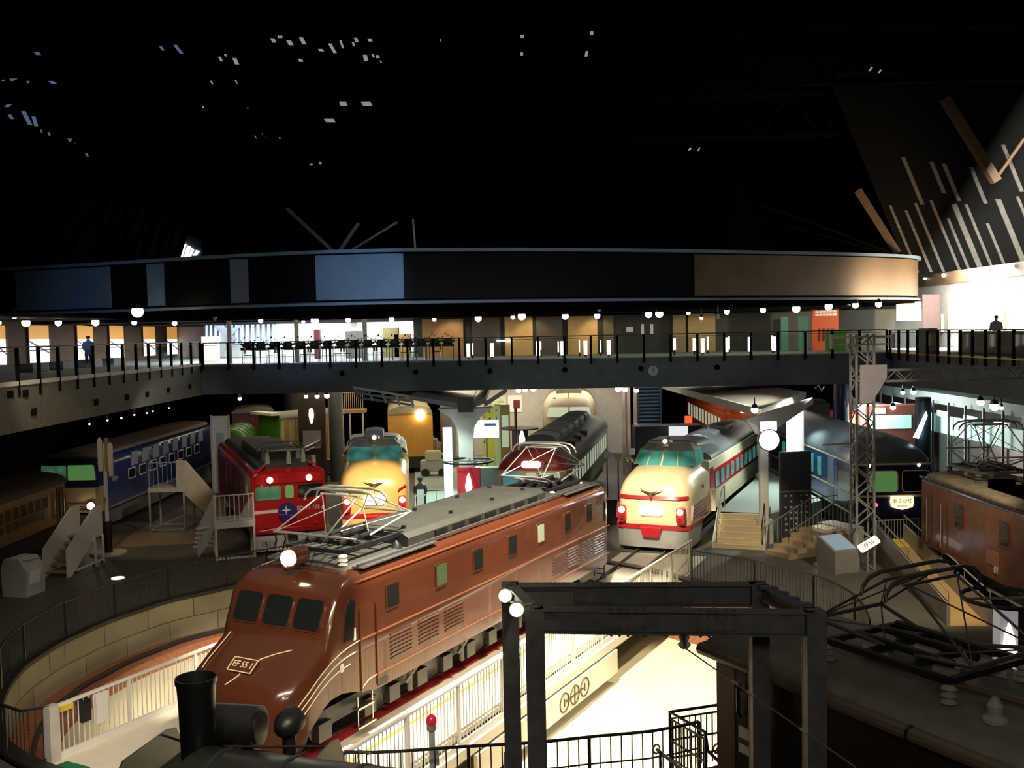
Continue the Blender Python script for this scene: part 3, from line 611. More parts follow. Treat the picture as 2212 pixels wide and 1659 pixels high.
# --- bonnet-nosed express cars
def bonnet(name, label, loc, rz, kind):
    R_ = thing(name, label, 'train', loc, rz); toki = kind == 'toki'
    N = [(.0,.75,1.15,1.75,.4,.35),(.04,1.0,1.05,2.1,.5,.5),(.14,1.2,1.0,2.4,.55,.6),(.35,1.34,.98,2.7,.65,.75),(.75,1.43,.95,2.9,.75,.9),(1.4,1.47,.95,3.02,.75,.95),(2.0,1.48,.95,3.08,.7,.95),(3.2,1.48,.95,3.1,.65,.9),(3.5,1.48,.95,3.1,.55,.7)]
    up = MATS.get('golden_cream') or mat('golden_cream',(.70,.46,.16),.3,coat=.3,noise=.06); up = cream if toki else up
    MB().loft([ring(*s_, crown=.06) for s_ in N]).build('bonnet', up, R_, smooth=40)
    def nw(x):
        for a, b in zip(N, N[1:]):
            if a[0] <= x <= b[0]: u = (x-a[0])/(b[0]-a[0]); return a[1]+(b[1]-a[1])*u
        return 1.48
    # cab: glass band between sill and roof
    G = lambda x, w, z, a, n=6: [(x+(0.55*(abs(y)/w)**2), y, z) for y in [w*(-1+2*k/8) for k in range(9)]]
    sill = [(1.55+.55*abs(k/4-1)**2.2, 1.22*(1-k/4), 3.05) for k in range(9)]+[(3.6,-1.26,3.05),(3.6,1.26,3.05)]
    head = [(2.1+.5*abs(k/4-1)**2.2, 1.05*(1-k/4), 3.62) for k in range(9)]+[(3.6,-1.1,3.62),(3.6,1.1,3.62)]
    top = [(2.35+.5*abs(k/4-1)**2.2, .85*(1-k/4), 3.86) for k in range(9)]+[(3.6,-.92,3.86),(3.6,.92,3.86)]
    MB().loft([sill, head]).build('windscreen', tealglass, R_, smooth=20)
    c = MB().loft([[(x-.03,y*1.02,z-.03) for x, y, z in head], head, top]).build('cab_roof', mat('cab_roof_grey',(.33,.31,.25),.4) if not toki else mat('toki_cab_roof',(.30,.29,.25),.35), R_, smooth=30)
    for k in (0, 4, 8): MB().bar((sill[k][0]-.02,sill[k][1],sill[k][2]), (head[k][0]-.02,head[k][1],head[k][2]), .06).build('windscreen_pillar', up, R_, smooth=0)
    for k in (2, 6) if toki else (): MB().bar((sill[k][0]-.02,sill[k][1],sill[k][2]), (head[k][0]-.02,head[k][1],head[k][2]), .03).build('windscreen_pillar', up, R_, smooth=0)
    MB().loft([ring(3.3,1.05,3.0,3.9,.2,.25),ring(5.2,1.2,3.0,3.86,.3,.3),ring(6.2,1.3,3.0,3.6,.4,.3)]).build('cab_fairing', mat('roof_silver',(.30,.33,.34),.3,metal=.3), R_, smooth=35)
    lamp(R_, (2.25,0,3.95), .11, lampw, .3, 'roof_headlight', rim=silver); MB().lathe([(.05,-.15),(.2,-.05),(.24,.2),(.05,.5)], (2.3,0,3.9), 14, 'x').build('lamp_housing', silver, R_)
    for s_ in (-1, 1):
        q = [V((.02 if abs(u) < 9 else 0, s_*1.12+u, 1.45+v)) for u, v in rrect(.15,.30,.1)]
        h = MB().loft([[p+V((-.14,0,0)) for p in q], [p+V((.35,0,0)) for p in q]]).build('lamp_case', redg, R_)
        MB().cyl((-.15,s_*1.12,1.6),(-.12,s_*1.12,1.6),.12,14).build('headlight', lampw, h); MB().cyl((-.16,s_*1.12,1.3),(-.12,s_*1.12,1.3),.08,12).build('tail_lamp', maroon, h)
    MB().loft([[(x, y, z) for y, z in [(u, 1.62+v) for u, v in rrect(.46,.2,.16)]] for x in (-.1,.1)]).build('lit_name_board', signw, R_)
    b = MB()
    for s_ in (-1, 1): b.add([(-.02,0,2.18),(.02,s_*.42,2.42),(.0,s_*.32,2.36),(-.04,0,2.28),(-.1,0,2.18),(-.06,s_*.42,2.42),(-.08,s_*.32,2.36),(-.12,0,2.28)],[(0,1,2,3),(7,6,5,4),(0,4,5,1),(1,5,6,2),(2,6,7,3)])
    b.add([(-.11,-.07,2.22),(-.11,.07,2.22),(-.13,0,1.98),(-.02,-.07,2.22),(-.02,.07,2.22),(-.05,0,1.98)],[(0,1,2),(3,4,1,0),(4,5,2,1),(5,3,0,2)]).build('winged_emblem', mat('dark_brass',(.35,.22,.07),.3,metal=.7), R_)
    sk = [(.0,.7),(.06,1.1),(.25,1.38),(.8,1.46),(2.2,1.46)]
    def belt(z0, z1, d, x1=2.2, n=30):
        ps = [(x, w) for x, w in sk if x <= x1]; left = [(x-d*.6 if x < .3 else x, w+d) for x, w in ps]
        path = [(x, w) for x, w in reversed(left)]+[(x, -w) for x, w in left]
        return MB().loft([[(x,y,z0) for x,y in path]+[(x+.25,y*.9,z0) for x,y in reversed(path)], [(x,y,z1) for x,y in path]+[(x+.25,y*.9,z1) for x,y in reversed(path)]])
    belt(.88,1.04,.04).build('red_skirt_band', redband, R_, smooth=40); belt(.18,.88,-.02).build('front_skirt', silver if toki else up, R_, smooth=40)
    MB().loft([[(-.14,y,z) for y, z in ((-.4,.95),(.4,.95),(.3,.6),(-.3,.6))],[(.1,y,z) for y, z in ((-.45,1.02),(.45,1.02),(.35,.55),(-.35,.55))]]).build('coupler_cover', redband, R_)
    # stripe round the bonnet above the lamps
    zt_ = lambda x: .06
    if toki:
        P_ = [(.62,1.06),(.3,1.16),(.1,1.03),(.0,.84),(-.04,.5),(-.05,.0)]
        def strp(z0, z1, d): 
            l = [(x-.06+.2*(z0-2)+d*0, y) for x, y in P_]; path = l+[(x, -y) for x, y in reversed(l[:-1])]; return path
        path = [(.34,1.33),(.16,1.2),(.06,1.02),(.03,.8),(.01,.45),(.0,0)]; path += [(x,-y) for x, y in reversed(path[:-1])]
        MB().loft([[(x-.045,y*1.01,2.02) for x, y in path]+[(x+.2,y*.9,2.02) for x, y in reversed(path)], [(x+.015,y*1.01,2.14) for x, y in path]+[(x+.25,y*.9,2.14) for x, y in reversed(path)]]).build('nose_stripe', redband, R_, smooth=40)
        for s_ in (-1, 1): MB().prism([(.35,1.2),(2.9,1.05),(2.9,1.75),(.55,1.75)], s_*1.4, s_*1.492).build('side_flash', maroon, R_, smooth=0)
        b = MB()
        for s_ in (-1, 1):
            for z in (1.2,1.35,1.5,1.65): b.bar((.6,s_*1.495,z),(2.9,s_*1.495,z-.03),.025)
        b.build('flash_lining', mat('rose_line',(.45,.28,.22),.4), R_, smooth=0)
    else:
        for s_ in (-1, 1): MB().slab([(-.02,s_*.95,2.0),(.22,s_*1.3,2.2),(.2,s_*1.3,2.12),(-.04,s_*.95,1.93)], .05, (-1,0,.2)).build('nose_flash', redband, R_)
    L1 = 17.0 if toki else 9.4
    MB().loft([ring(x,1.47,.95,3.05,.05,.06,crown=0) for x in (3.5,L1)]).build('side_panel', up if not toki else creampale, R_, smooth=30)
    MB().loft([ring(x,1.44,3.0,3.42,.9,.38,crown=.08) for x in (4.2,L1)]).build('roof', mat('bonnet_roof',(.17,.18,.18),.35,metal=.2), R_, smooth=40)
    for s_ in (-1, 1): MB().box(3.62,s_*1.475-.01,1.72,L1,s_*1.475+.01,2.6).build('window_band', redband if toki else maroon, R_, smooth=0)
    for s_ in (-1, 1): MB().prism([(3.6,1.0),(4.25,1.0),(4.25,2.75),(3.6,2.75)], s_*1.47, s_*1.49).build('cab_door', redband if toki else up, R_)
    sidewin(R_, [4.95+1.15*k for k in range(10 if toki else 4)], .68, 1.85, 2.45, 1.482, tealglass, redband if toki else maroon, (-1,1), .08)
    for x in (7.2,10.0,13.2) if toki else (7.2,): MB().loft([ring(x-.8,.5,3.3,3.62,.2,.15),ring(x+.8,.5,3.3,3.62,.2,.15)]).build('roof_cooler', mat('cooler_grey',(.22,.23,.22),.45), R_)
    b = MB().box(.4,-1.1,.3,L1,1.1,.95); b.build('underframe', iron, R_, smooth=0); bogie(R_, 3.2); bogie(R_, L1-2.5)
    return R_
TK = bonnet('express_train', 'cream bonnet-nosed express train with red stripes and winged emblem beside the right platform', (5.15,37.2,0), 67.0, 'toki')
for x in (5.6,6.6): MB().box(x,-.35,3.55,x+.75,-.05,3.75).build('roof_vent', lgrey, TK)
text('Toki', 'side_lettering', .22, maroon, TK, (2.2,-1.49,2.25), RSIDE, .004)
for y in (.8,1.0): MB().sph((2.1,y+.55,3.2),.1).build('wing_lamp', chrome, TK)
X4 = bonnet('express_train', 'golden cream bonnet-nosed express train behind the red locomotive, beside the green-lit platform', (-5.75,40.75,0), 97.0, 'l')
MB().loft([ring(x,w,3.85,4.2,.1,.1) for x, w in ((3.0,.38),(3.1,.42),(4.4,.42))]).build('roof_fan_housing', lgrey, X4)

# --- red electric locomotive
ED = thing('electric_locomotive', 'bright red electric locomotive with a round blue headmark, left of the turntable', 'locomotive', (-8.75,38.5,0), 112)
es = [(.0,1.3,.8,3.05,.12,.2),(.06,1.42,.78,3.15,.2,.28),(.25,1.45,.78,3.22,.3,.32),(12.5,1.45,.78,3.22,.3,.32)]
MB().loft([ring(*s_) for s_ in es]).build('body', redg, ED, smooth=35)
MB().loft([ring(-.07,1.3,2.74,3.1,.25,.2),ring(.3,1.44,2.74,3.26,.3,.25)]).build('brow', redg, ED)
frontwin(ED, [(-.0,1.3,2.12),(-.0,.32,2.12),(-.0,.32,2.64),(-.0,1.3,2.64)], greenglass, redg, r=.1); frontwin(ED, [(0,.16,2.14),(0,-.16,2.14),(0,-.16,2.64),(0,.16,2.64)], greenlit, redg, r=.08)
frontwin(ED, [(-.0,-.32,2.12),(-.0,-1.3,2.12),(-.0,-1.3,2.64),(-.0,-.32,2.64)], darkglass, redg, r=.1)
MB().box(-.012,.3,1.6,.0,1.36,1.72).build('white_stripe', white, ED, smooth=0); MB().box(-.012,-1.36,1.6,0,-1.24,1.74).build('white_stripe', white, ED, smooth=0)
text('ED 75 775', 'number_lettering', .22, white, ED, (-.012,-.72,1.7), FACE, .006, sx=.95)
h = MB().cyl((-.16,.12,1.62),(-.1,.12,1.62),.36,28).build('headmark', mat('headmark_blue',(.03,.02,.22),.35), ED)
b = MB(); a8 = [(.19 if i % 2 == 0 else .055) for i in range(8)]
st = [(-.17, .17+a8[i]*sin(pi*i/4), 1.7+a8[i]*cos(pi*i/4)) for i in range(8)]
MB().slab(st, .01, (-1,0,0)).build('star', whitecloth, h, smooth=0)
MB().tube([(-.17,.46,1.55),(-.17,.3,1.53),(-.17,.1,1.5),(-.17,-.12,1.42),(-.17,-.2,1.38)], .018, 5).build('headmark_stripe', mat('headmark_red',(.7,.05,.12),.4), h)
for y in (-.75,.75): lamp(ED, (-.12,y,2.9), .12, lampw, .3, rim=redg)
MB().loft([ring(x,1.15,3.2,3.42,.2,.15) for x in (.5,12)]).build('roof', roofg, ED)
MB().box(2.6,-.8,3.4,8,.8,3.75).build('roof_monitor', dgrey, ED, smooth=0)
for x, y in ((.75,-.7),(.75,.7),(1.9,-.7),(1.9,.7),(.55,-.1)): MB().lathe([(.12,0),(.09,.1),(.1,.25),(.06,.45),(.07,.5)], (x,y,3.4), 8).build('insulator', mat('insulator_grey',(.30,.33,.28),.4), ED)
b = MB().tube([(1.9,-.95,3.75),(1.9,-.9,4.0),(1.9,-.6,4.15),(1.9,.6,4.15),(1.9,.9,4.0),(1.9,.95,3.75)], .03).bar((.75,-.7,3.93),(.75,.7,3.93),.05).bar((1.9,-.7,3.93),(1.9,.7,3.93),.05)
for y in (-.7,.7): b.bar((.7,y,3.95),(3,y,3.95),.05)
b.build('folded_pantograph', mat('panto_green',(.2,.22,.16),.5), ED)
for y in (-1.2,1.2): MB().tube([(.1,y,3.2),(.1,y*.8,3.4),(.5,y*.7,3.42)], .05).build('roof_horn', redg, ED)
for s_ in (-1,1):
    for k in range(5): MB().box(2+1.7*k,s_*1.455-.01,1.3,3.2+1.7*k,s_*1.455+.01,2.7).build('side_louvre', maroon, ED, smooth=0); MB().box(1.0,1.45,2.2,1.3,1.47,2.6).build('side_window', greenglass, ED)
MB().box(-.1,-1.35,.15,.35,1.35,.72).box(.3,-1.1,.3,12.3,1.1,.8).build('underframe', lgrey, ED, smooth=0)
b = MB()
for y in (-.6,-.2,.25,.6): b.tube([(-.1,y,.75),(-.3,y,.6),(-.25,y+.1,.35)], .03)
b.box(-.35,-.15,.6,0,.15,.85); b.build('coupler_hose', black, ED)
MB().tube([(-.2,1.25,.95),(-.3,.6,1.02),(-.3,-.6,1.02),(-.2,-1.25,.95)], .04).cyl((-.12,.95,1.12),(0,.95,1.12),.08,10).cyl((-.12,-.95,1.12),(0,-.95,1.12),.08,10).build('hand_rail', redg, ED)
bogie(ED, 2.6); bogie(ED, 9.8)

# --- railcar with red and cream front, green side and air-conditioned roof
KU = thing('railcar', 'red and cream wide-windowed railcar with a lit roof sign, behind the brown locomotive', 'train', (.7,39.3,.2), 79)
MB().loft([ring(0,1.25,1.0,2.72,.1,.1,crown=0),ring(.15,1.38,1.0,2.73,.1,.1,crown=0),ring(.9,1.4,1.0,2.7,.1,.1,crown=0)]).build('cab_front', cream, KU)
MB().loft([ring(-.04,1.1,2.72,2.95,.4,.2),ring(.1,1.36,2.72,3.2,.8,.45),ring(.6,1.42,2.7,3.46,1.1,.7),ring(1.0,1.42,2.7,3.54,1.1,.78)]).build('red_brow', mat('kumoha_red',(.38,.04,.035),.4), KU)
frontwin(KU, [(-.03,1.15,2.12),(-.03,.32,2.12),(-.02,.32,2.62),(-.02,1.15,2.62)], mat('teal_blind',(.05,.28,.33),.3,emit=.6), cream, r=.1)
frontwin(KU, [(-.03,.2,2.05),(-.03,-.2,2.05),(-.02,-.2,2.62),(-.02,.2,2.62)], palelit, cream, r=.08); frontwin(KU, [(-.03,-.32,2.12),(-.03,-1.15,2.12),(-.02,-1.15,2.62),(-.02,-.32,2.62)], palelit, cream, r=.1)
MB().loft([[(x,u,2.95+v) for u, v in rrect(.38,.13,.1)] for x in (-.1,.15)]).build('lit_roof_sign', signw, KU)
MB().box(.3,-1.2,1.0,.32,1.2,1.3).build('front_apron', redband, KU)
MB().loft([ring(x,1.4,1.0,2.75,.05,.05,crown=0) for x in (.95,17)]).build('side_panel', mat('side_green',(.14,.18,.09),.4), KU)
MB().loft([ring(x,1.42,2.72,3.5,1.2,.7) for x in (1.0,17)]).build('roof', mat('kumoha_roof',(.11,.105,.08),.5,noise=.2), KU, smooth=40)
for x in (3.2,5.4,7.6,9.8,12,14.2): MB().loft([ring(x-.75,.62,3.3,3.86,.25,.2),ring(x+.75,.62,3.3,3.86,.25,.2)]).build('air_conditioner', mat('ac_grey',(.20,.22,.2),.5), KU)
for x in (4.3,6.5,8.7): MB().box(x-.25,-1.25,3.15,x+.25,-.85,3.4).build('roof_vent', black, KU)
sidewin(KU, [2.0+1.05*k for k in range(14)], .6, 1.75, 2.5, 1.4, palelit, white, (-1,), .05)
lamp(KU, (.1,-1.45,2.2), .3, black, .3, 'mirror_disc', rim=silver)
MB().box(0,-1.1,.3,17,1.1,1.0).build('underframe', iron, KU, smooth=0); bogie(KU, 3); bogie(KU, 14)
# cream high-speed car behind it
SK = thing('express_train', 'dusty cream round-shouldered car with a two-pane windscreen under the far gallery', 'train', (3.45,61.0,0), 86)
MB().loft([ring(-.6,1.1,1.2,2.6,.5,.4),ring(-.2,1.5,1.1,2.9,.6,.6),ring(.1,1.6,1.0,3.05,.5,.5),ring(.9,1.62,1.0,3.75,.6,.5),ring(1.5,1.64,1.0,4.15,.8,.7),ring(2.6,1.66,1.0,4.5,.9,1.0),ring(15,1.66,1.0,4.5,.9,1.0)]).build('body', mat('dusty_cream',(.36,.28,.15),.5,noise=.12), SK, smooth=40)
frontwin(SK, [(.08,1.35,3.12),(.08,.06,3.12),(.78,.06,3.66),(.78,1.25,3.66)], palelit, white, r=.1); frontwin(SK, [(.08,-.06,3.12),(.08,-1.35,3.12),(.78,-1.25,3.66),(.78,-.06,3.66)], palelit, white, r=.1)
MB().loft([ring(2.4,.8,4.4,4.75,.3,.2),ring(6,.8,4.4,4.75,.3,.2)]).build('roof_hump', dgrey, SK)
MB().bar((1.6,0,4.2),(1.6,0,4.55),.05).bar((1.6,-.5,4.55),(1.6,.5,4.55),.05).sph((1.7,.9,4.15),.15).build('wiper_and_horn', galv, SK)
MB().box(0,-1.2,0.1,15,1.2,1.0).build('underframe', iron, SK, smooth=0)
# orange commuter train
OR = thing('commuter_train', 'orange commuter train with a lit blind, seen under the right platform roof', 'train', (14.2,60,0), 88)
MB().loft([ring(0,1.3,.9,3.2,.2,.2),ring(.1,1.42,.9,3.3,.2,.2),ring(16,1.42,.9,3.3,.2,.2)]).build('body', orange, OR)
MB().loft([ring(-.01,1.0,3.2,3.85,.7,.5),ring(.3,1.38,3.2,3.95,1.0,.6),ring(16,1.4,3.2,3.95,1.0,.6)]).build('roof', mat('orange_roof',(.5,.08,.02),.5), OR)
for a, b_ in ((1.25,.45),(.38,-.38),(-.45,-1.25)): frontwin(OR, [(-.01,a,2.05),(-.01,b_,2.05),(0,b_,2.85),(0,a,2.85)], tealglass, orange, r=.06)
MB().box(-.08,-.42,3.25,.05,.42,3.55).build('lit_blind', signw, OR); lamp(OR, (-.1,-.95,3.65), .13, lampw, .2)
sidewin(OR, [1.5+1.3*k for k in range(11)], .8, 1.95, 2.85, 1.42, palelit, orange, (1,), .05); MB().box(0,-1.1,.2,16,1.1,.9).build('underframe', iron, OR, smooth=0)
# blue sleeping car
BL = thing('sleeping_car', 'deep blue round-roofed sleeping car with lit green window and cream bands', 'train', (14.6,38,0), 89)
MB().loft([ring(0,1.4,1.05,3.0,.12,.15),ring(.12,1.49,1.02,3.12,.1,.1),ring(16,1.49,1.02,3.12,.1,.1)]).build('body', navy, BL, smooth=35)
b = MB().box(2.2,1.49,1.05,16,1.5,3.1).build('side_panel', blue, BL, smooth=0)
MB().loft([ring(.0,1.2,3.05,3.25,.5,.2),ring(.25,1.45,3.05,3.62,1.0,.5),ring(1.0,1.5,3.05,3.95,1.2,.85),ring(2.5,1.5,3.05,4.05,1.25,.95),ring(16,1.5,3.05,4.05,1.25,.95)]).build('roof', mat('sleeper_roof',(.09,.115,.13),.32,noise=.1), BL, smooth=45)
frontwin(BL, [(-.01,.98,2.0),(-.01,-.12,2.0),(.0,-.12,2.78),(.0,.98,2.78)], greenlit, goldline, r=.12); frontwin(BL, [(-.01,-.34,2.0),(-.01,-1.34,2.0),(0,-1.34,2.78),(0,-.34,2.78)], darkglass, goldline, r=.12)
cb = mat('cream_line', (.75,.6,.38), .4)
b = MB().box(-.02,-1.4,3.02,.02,1.4,3.09).box(-.02,-1.4,1.78,.02,1.4,1.86)
for z in (1.82,3.05,1.1): b.box(.1,1.5,z-.03,16,1.515,z+.03)
b.build('cream_band', cb, BL, smooth=0)
h = MB().prism([(-.42,1.82),(.42,1.82),(.45,1.6),(.4,1.4),(0,1.3),(-.4,1.4),(-.45,1.6)], -.12, -.04, 'x'); h.v = [(x,y-.28,z) for x,y,z in h.v]
h = h.build('train_headboard', mat('headboard_lit',(1,.82,.5),emit=1.3), BL); text('あさかぜ', 'headboard_lettering', .19, mat('lettering_brown',(.25,.1,.03),.5), h, (-.125,-.28,1.64), FACE, .004)
text('ASAKAZE', 'headboard_roman', .09, MATS['lettering_brown'], h, (-.125,-.28,1.45), FACE, .004)
lamp(BL, (-.06,.72,1.5), .08, lampr, .1, 'tail_lamp', rim=navy)
sidewin(BL, [4.6,5.75,7.0,8.2,9.4,10.6], .55, 2.0, 2.8, 1.5, tealglass, blue, (1,), .08); MB().box(2.6,1.5,1.1,3.4,1.51,3.0).build('side_door', mat('pale_blue',(.12,.2,.3),.35), BL, smooth=0)
for y in (-.95,.95): MB().sph((-.02,y,3.0),.06).build('marker_lamp', lampw2, BL)
MB().box(.2,-1.1,.25,16,1.1,1.05).build('underframe', iron, BL, smooth=0); bogie(BL, 3); bogie(BL, 13)
# brown locomotive at the right edge
BR = thing('electric_locomotive', 'dull brown electric locomotive with raised pantograph at the right edge, beside the ramp', 'locomotive', (14.85,32.6,0), -90)
MB().loft([ring(x,w,1.2,3.4,.15,.2) for x, w in ((0,1.3),(.1,1.45),(14,1.45))]).build('body', mat('old_brown',(.12,.04,.022),.25,noise=.3,scale=2,coat=.3), BR)
MB().loft([ring(x,1.3,3.35,3.55,.4,.15) for x in (.1,13.9)]).build('roof', mat('dusty_roof',(.16,.135,.09),.7,noise=.3), BR)
b = MB()
b.bar((0,-1.46,3.38),(14,-1.46,3.38),.06).build('gutter', black, BR, smooth=0)
for x in (2.9,5.6): sidewin(BR, [x], .55, 2.3, 2.95, 1.45, darkglass, maroon, (-1,))
b = MB().box(4.6,-1.465,1.6,5.3,-1.45,2.0).build('number_panel', mat('brown_panel',(.2,.08,.05),.4), BR, smooth=0); text('01', 'number_lettering', .3, mat('pale_paint',(.5,.42,.35),.5), BR, (5.2,-1.47,1.5), RSIDE, .004)
MB().box(.9,-1.47,1.3,1.7,-1.45,3.1).build('cab_door', MATS['old_brown'], BR, smooth=0)
for x in (.78,1.82): MB().tube([(x,-1.55,1.4),(x,-1.55,2.8)], .025).build('door_handrail', chrome, BR)
MB().box(.2,-1.1,.3,14,1.1,1.2).box(-.5,-1.3,.9,.1,1.3,1.2).build('underframe', iron, BR, smooth=0); bogie(BR, 3); bogie(BR, 10)
for k in range(9): MB().lathe([(.1,0),(.06,.15),(.09,.3)], (1.2+1.1*k,-.5+.3*(k%3),3.55), 7).build('insulator', mat('rusty_brass',(.3,.2,.1),.5), BR); MB().box(3.5,-.9,3.55,6,-.2,3.8).cyl((4,.3,3.8),(7,.3,3.8),.2,10).build('roof_equipment', dgrey, BR)
pantograph(BR, 1.6, 3.85, 4.35, 5.35, 1.3, 1.0, galv, dgrey, dgrey)
# blue and cream locomotive at the left, its lit cab window green
E6 = thing('electric_locomotive', 'blue locomotive with cream front band and green-lit cab window, behind the signal pole', 'locomotive', (-19.0,42.2,0), 90)
bluedk = mat('loco_blue', (.02,.035,.10), .22, coat=.5, noise=.15)
MB().loft([ring(-.02,1.25,2.15,3.3,.2,.2),ring(.3,1.4,2.15,3.4,.35,.5),ring(16,1.4,2.15,3.4,.35,.5)]).build('upper_body', bluedk, E6)
MB().loft([ring(-.15,1.2,1.1,2.16,.05,.05,crown=0),ring(.1,1.4,1.1,2.2,.05,.05,crown=0),ring(.6,1.42,1.1,2.2,.05,.05,crown=0)]).build('cream_front', cream, E6)
MB().loft([ring(x,1.4,1.2,2.2,.05,.05,crown=0) for x in (.6,16)]).build('lower_body', bluedk, E6); MB().box(-.06,-1.3,2.18,.0,1.3,2.42).build('blue_band', blue, E6)
frontwin(E6, [(-.05,-.02,2.48),(-.05,-1.2,2.48),(-.03,-1.12,3.12),(-.03,-.02,3.12)], greenlit, silver, r=.06); frontwin(E6, [(-.05,1.15,2.48),(-.05,.05,2.48),(-.03,.05,3.12),(-.03,1.1,3.12)], greenglass, black, r=.06)
b = MB()
for k in range(5): b.box(-.2,-1.15,1.22+k*.07,-.14,.9,1.25+k*.07)
b.build('chrome_grille', chrome, E6, smooth=0); lamp(E6, (-.28,-1.02,1.4), .15, lampw, .2)
for k in range(8): MB().prism([(3.4+1.4*k,2.62),(4.2+1.4*k,2.62),(4.15+1.4*k,3.25),(3.45+1.4*k,3.25)], -1.4, -1.425).build('reflection_panel', mat('reflection_silver',(.42,.45,.52),.35,metal=.4), E6, smooth=0)  # pale panels stand for light reflected off the blue side
sidewin(E6, [3.4+1.35*k for k in range(8)], .75, 2.1, 2.5, 1.41, darkglass, white, (-1,), .04)
MB().box(.3,-1.45,1.12,16,-1.41,1.2).build('side_sill', galv, E6, smooth=0); MB().loft([ring(x,1.1,3.35,3.55,.2,.1) for x in (.5,16)]).build('roof', mat('warm_dusty_roof',(.20,.13,.085),.7), E6)
MB().box(-.1,-1.2,.1,.5,1.2,1.0).box(.3,-1.1,.3,16,1.1,1.2).build('underframe', mat('dirty_grey',(.15,.145,.12),.7), E6, smooth=0); bogie(E6, 3); bogie(E6, 12)
MB().box(-.12,-.75,.25,-.1,-.5,.55).build('data_plate', white, E6, smooth=0)
# ochre wooden electric car at the left edge
YL = thing('railcar', 'ochre wooden railcar with rows of small windows at the left edge', 'train', (-19.75,40.6,0), -90)
MB().loft([ring(x,1.3,1.05,2.62,.05,.05,crown=0) for x in (0,10)]).build('body', ochre, YL); MB().loft([ring(x,1.36,2.6,3.05,.9,.38,crown=.08) for x in (-.1,10)]).build('roof', mat('brown_roof',(.10,.065,.03),.7,noise=.25), YL, smooth=40)
for k in range(10): sidewin(YL, [1.75+.58*k], .4, 1.5, 1.78, 1.3, darkwood, ochre, (1,), .03); sidewin(YL, [1.75+.58*k], .4, 1.86, 2.3, 1.3, mat('warm_dark_glass',(.16,.09,.04),.15), ochre, (1,), .03)
MB().box(.15,1.3,1.05,.75,1.32,2.5).build('end_door', darkwood, YL, smooth=0); b = MB()
for x in (.1,.42,.8): b.tube([(x,1.36,1.3),(x,1.36,2.3)], .03)
b.build('door_handrail', brass, YL)
MB().box(0,-1.1,.25,10,1.1,1.05).build('underframe', iron, YL, smooth=0); bogie(YL, 2.4); bogie(YL, 7.5)
# dark locomotive in the right foreground
FR = thing('electric_locomotive', 'near-black electric locomotive in the lower right foreground with a raised pantograph', 'locomotive', (4.344,16.06,0), -60.9)
dk = mat('very_dark_brown', (.022,.014,.012), .3, noise=.3, coat=.2)
MB().loft([ring(x,1.4,1.0,3.3,.06,.06,crown=0) for x in (0,11)]).build('body', dk, FR)
lit = mat('cab_end_lit_brown', (.16,.075,.045), .45)  # paler brown puts the pit's light on the cab corner
MB().box(.03,-1.415,1.0,.42,-1.4,3.18).build('cab_corner_lit_strip', lit, FR, smooth=0); MB().box(.5,-1.42,1.1,1.05,-1.4,2.9).build('cab_door', black, FR, smooth=0)
MB().loft([ring(x,1.47,3.26,3.5,.3,.2,crown=.1) for x in (-.25,11.2)]).build('roof', mat('front_roof_grey',(.15,.14,.115),.5,noise=.25), FR, smooth=40)
MB().cyl((-.3,-1.46,3.32),(11,-1.46,3.32),.1,10).cyl((-.28,-1.4,3.32),(-.28,1.4,3.32),.1,10).build('roof_cornice', mat('cornice_brown',(.13,.085,.06),.35), FR)
for x in (2.2,3.7,5.2): MB().cyl((x-.02,-1.46,3.32),(x+.02,-1.46,3.32),.112,10).build('cornice_clip', black, FR)
for k, (x, z) in enumerate(((2.0,2.5),(2.9,2.25),(4.1,2.05),(2.0,1.7),(2.9,1.5),(3.6,2.75))): MB().bar((x,-1.42,z),(x+.32,-1.42,z),.05,.035).build('side_handle', chrome, FR)
b = MB().box(.55,-1.45,1.95,.95,-1.42,2.35); b = b.build('notice_board', white, FR, smooth=0, label='white notice board'); MB().box(.57,-1.46,2.1,.93,-1.45,2.18).build('notice_lines', dgreen, b, smooth=0)
MB().tube([(.6,-1.45,2.5),(.6,-1.5,2.6),(.6,-1.5,2.95),(.6,-1.45,3.0)], .03).build('door_handrail', black, FR)
MB().box(.15,-.4,3.58,.6,.4,3.68).box(.15,-.35,3.5,.2,.35,3.6).build('roof_step', black, FR, smooth=0)
pantograph(FR, 2.7, 3.85, 4.1, 5.0, 1.3, .98, mat('panto_dark',(.09,.075,.065),.4,metal=.3), black, mat('porcelain_grey',(.28,.26,.22),.35))
for x, y in ((1.9,-.2),(2.4,.25),(3.0,-.1),(3.3,.45)): MB().cyl((x,y,3.72),(x+.35,y+.1,3.72),.12,10).build('air_cylinder', mat('cylinder_pale',(.34,.31,.25),.35), FR)
for x, y in ((4.35,-.75),(5.3,-.75)): MB().lathe([(.16,0),(.16,.04),(.09,.09),(.1,.2),(.04,.3)], (x,y,3.55), 12).build('insulator', MATS['porcelain_grey'], FR)
MB().tube([(3.2,-.6,3.75),(4.4,-.35,3.72),(5.3,-.2,3.7)], .035).build('cable', mat('cable_rust',(.10,.045,.03),.6), FR)
MB().loft([ring(x,w,3.5,z,.12,.1) for x, w, z in ((4.75,.85,4.0),(4.8,.9,4.05),(8,.9,4.05))]).v and None
b = MB().loft([ring(x,w,3.5,z,.12,.1) for x, w, z in ((4.75,.85,4.0),(4.8,.9,4.05),(8,.9,4.05))]); b.v = [(x,y+.35,z) for x,y,z in b.v]; b.build('roof_box', mat('roof_box_brown',(.055,.05,.035),.7,noise=.2), FR)
MB().box(0,-1.1,.3,11,1.1,1.0).build('underframe', iron, FR, smooth=0); bogie(FR, 2.5); bogie(FR, 8)
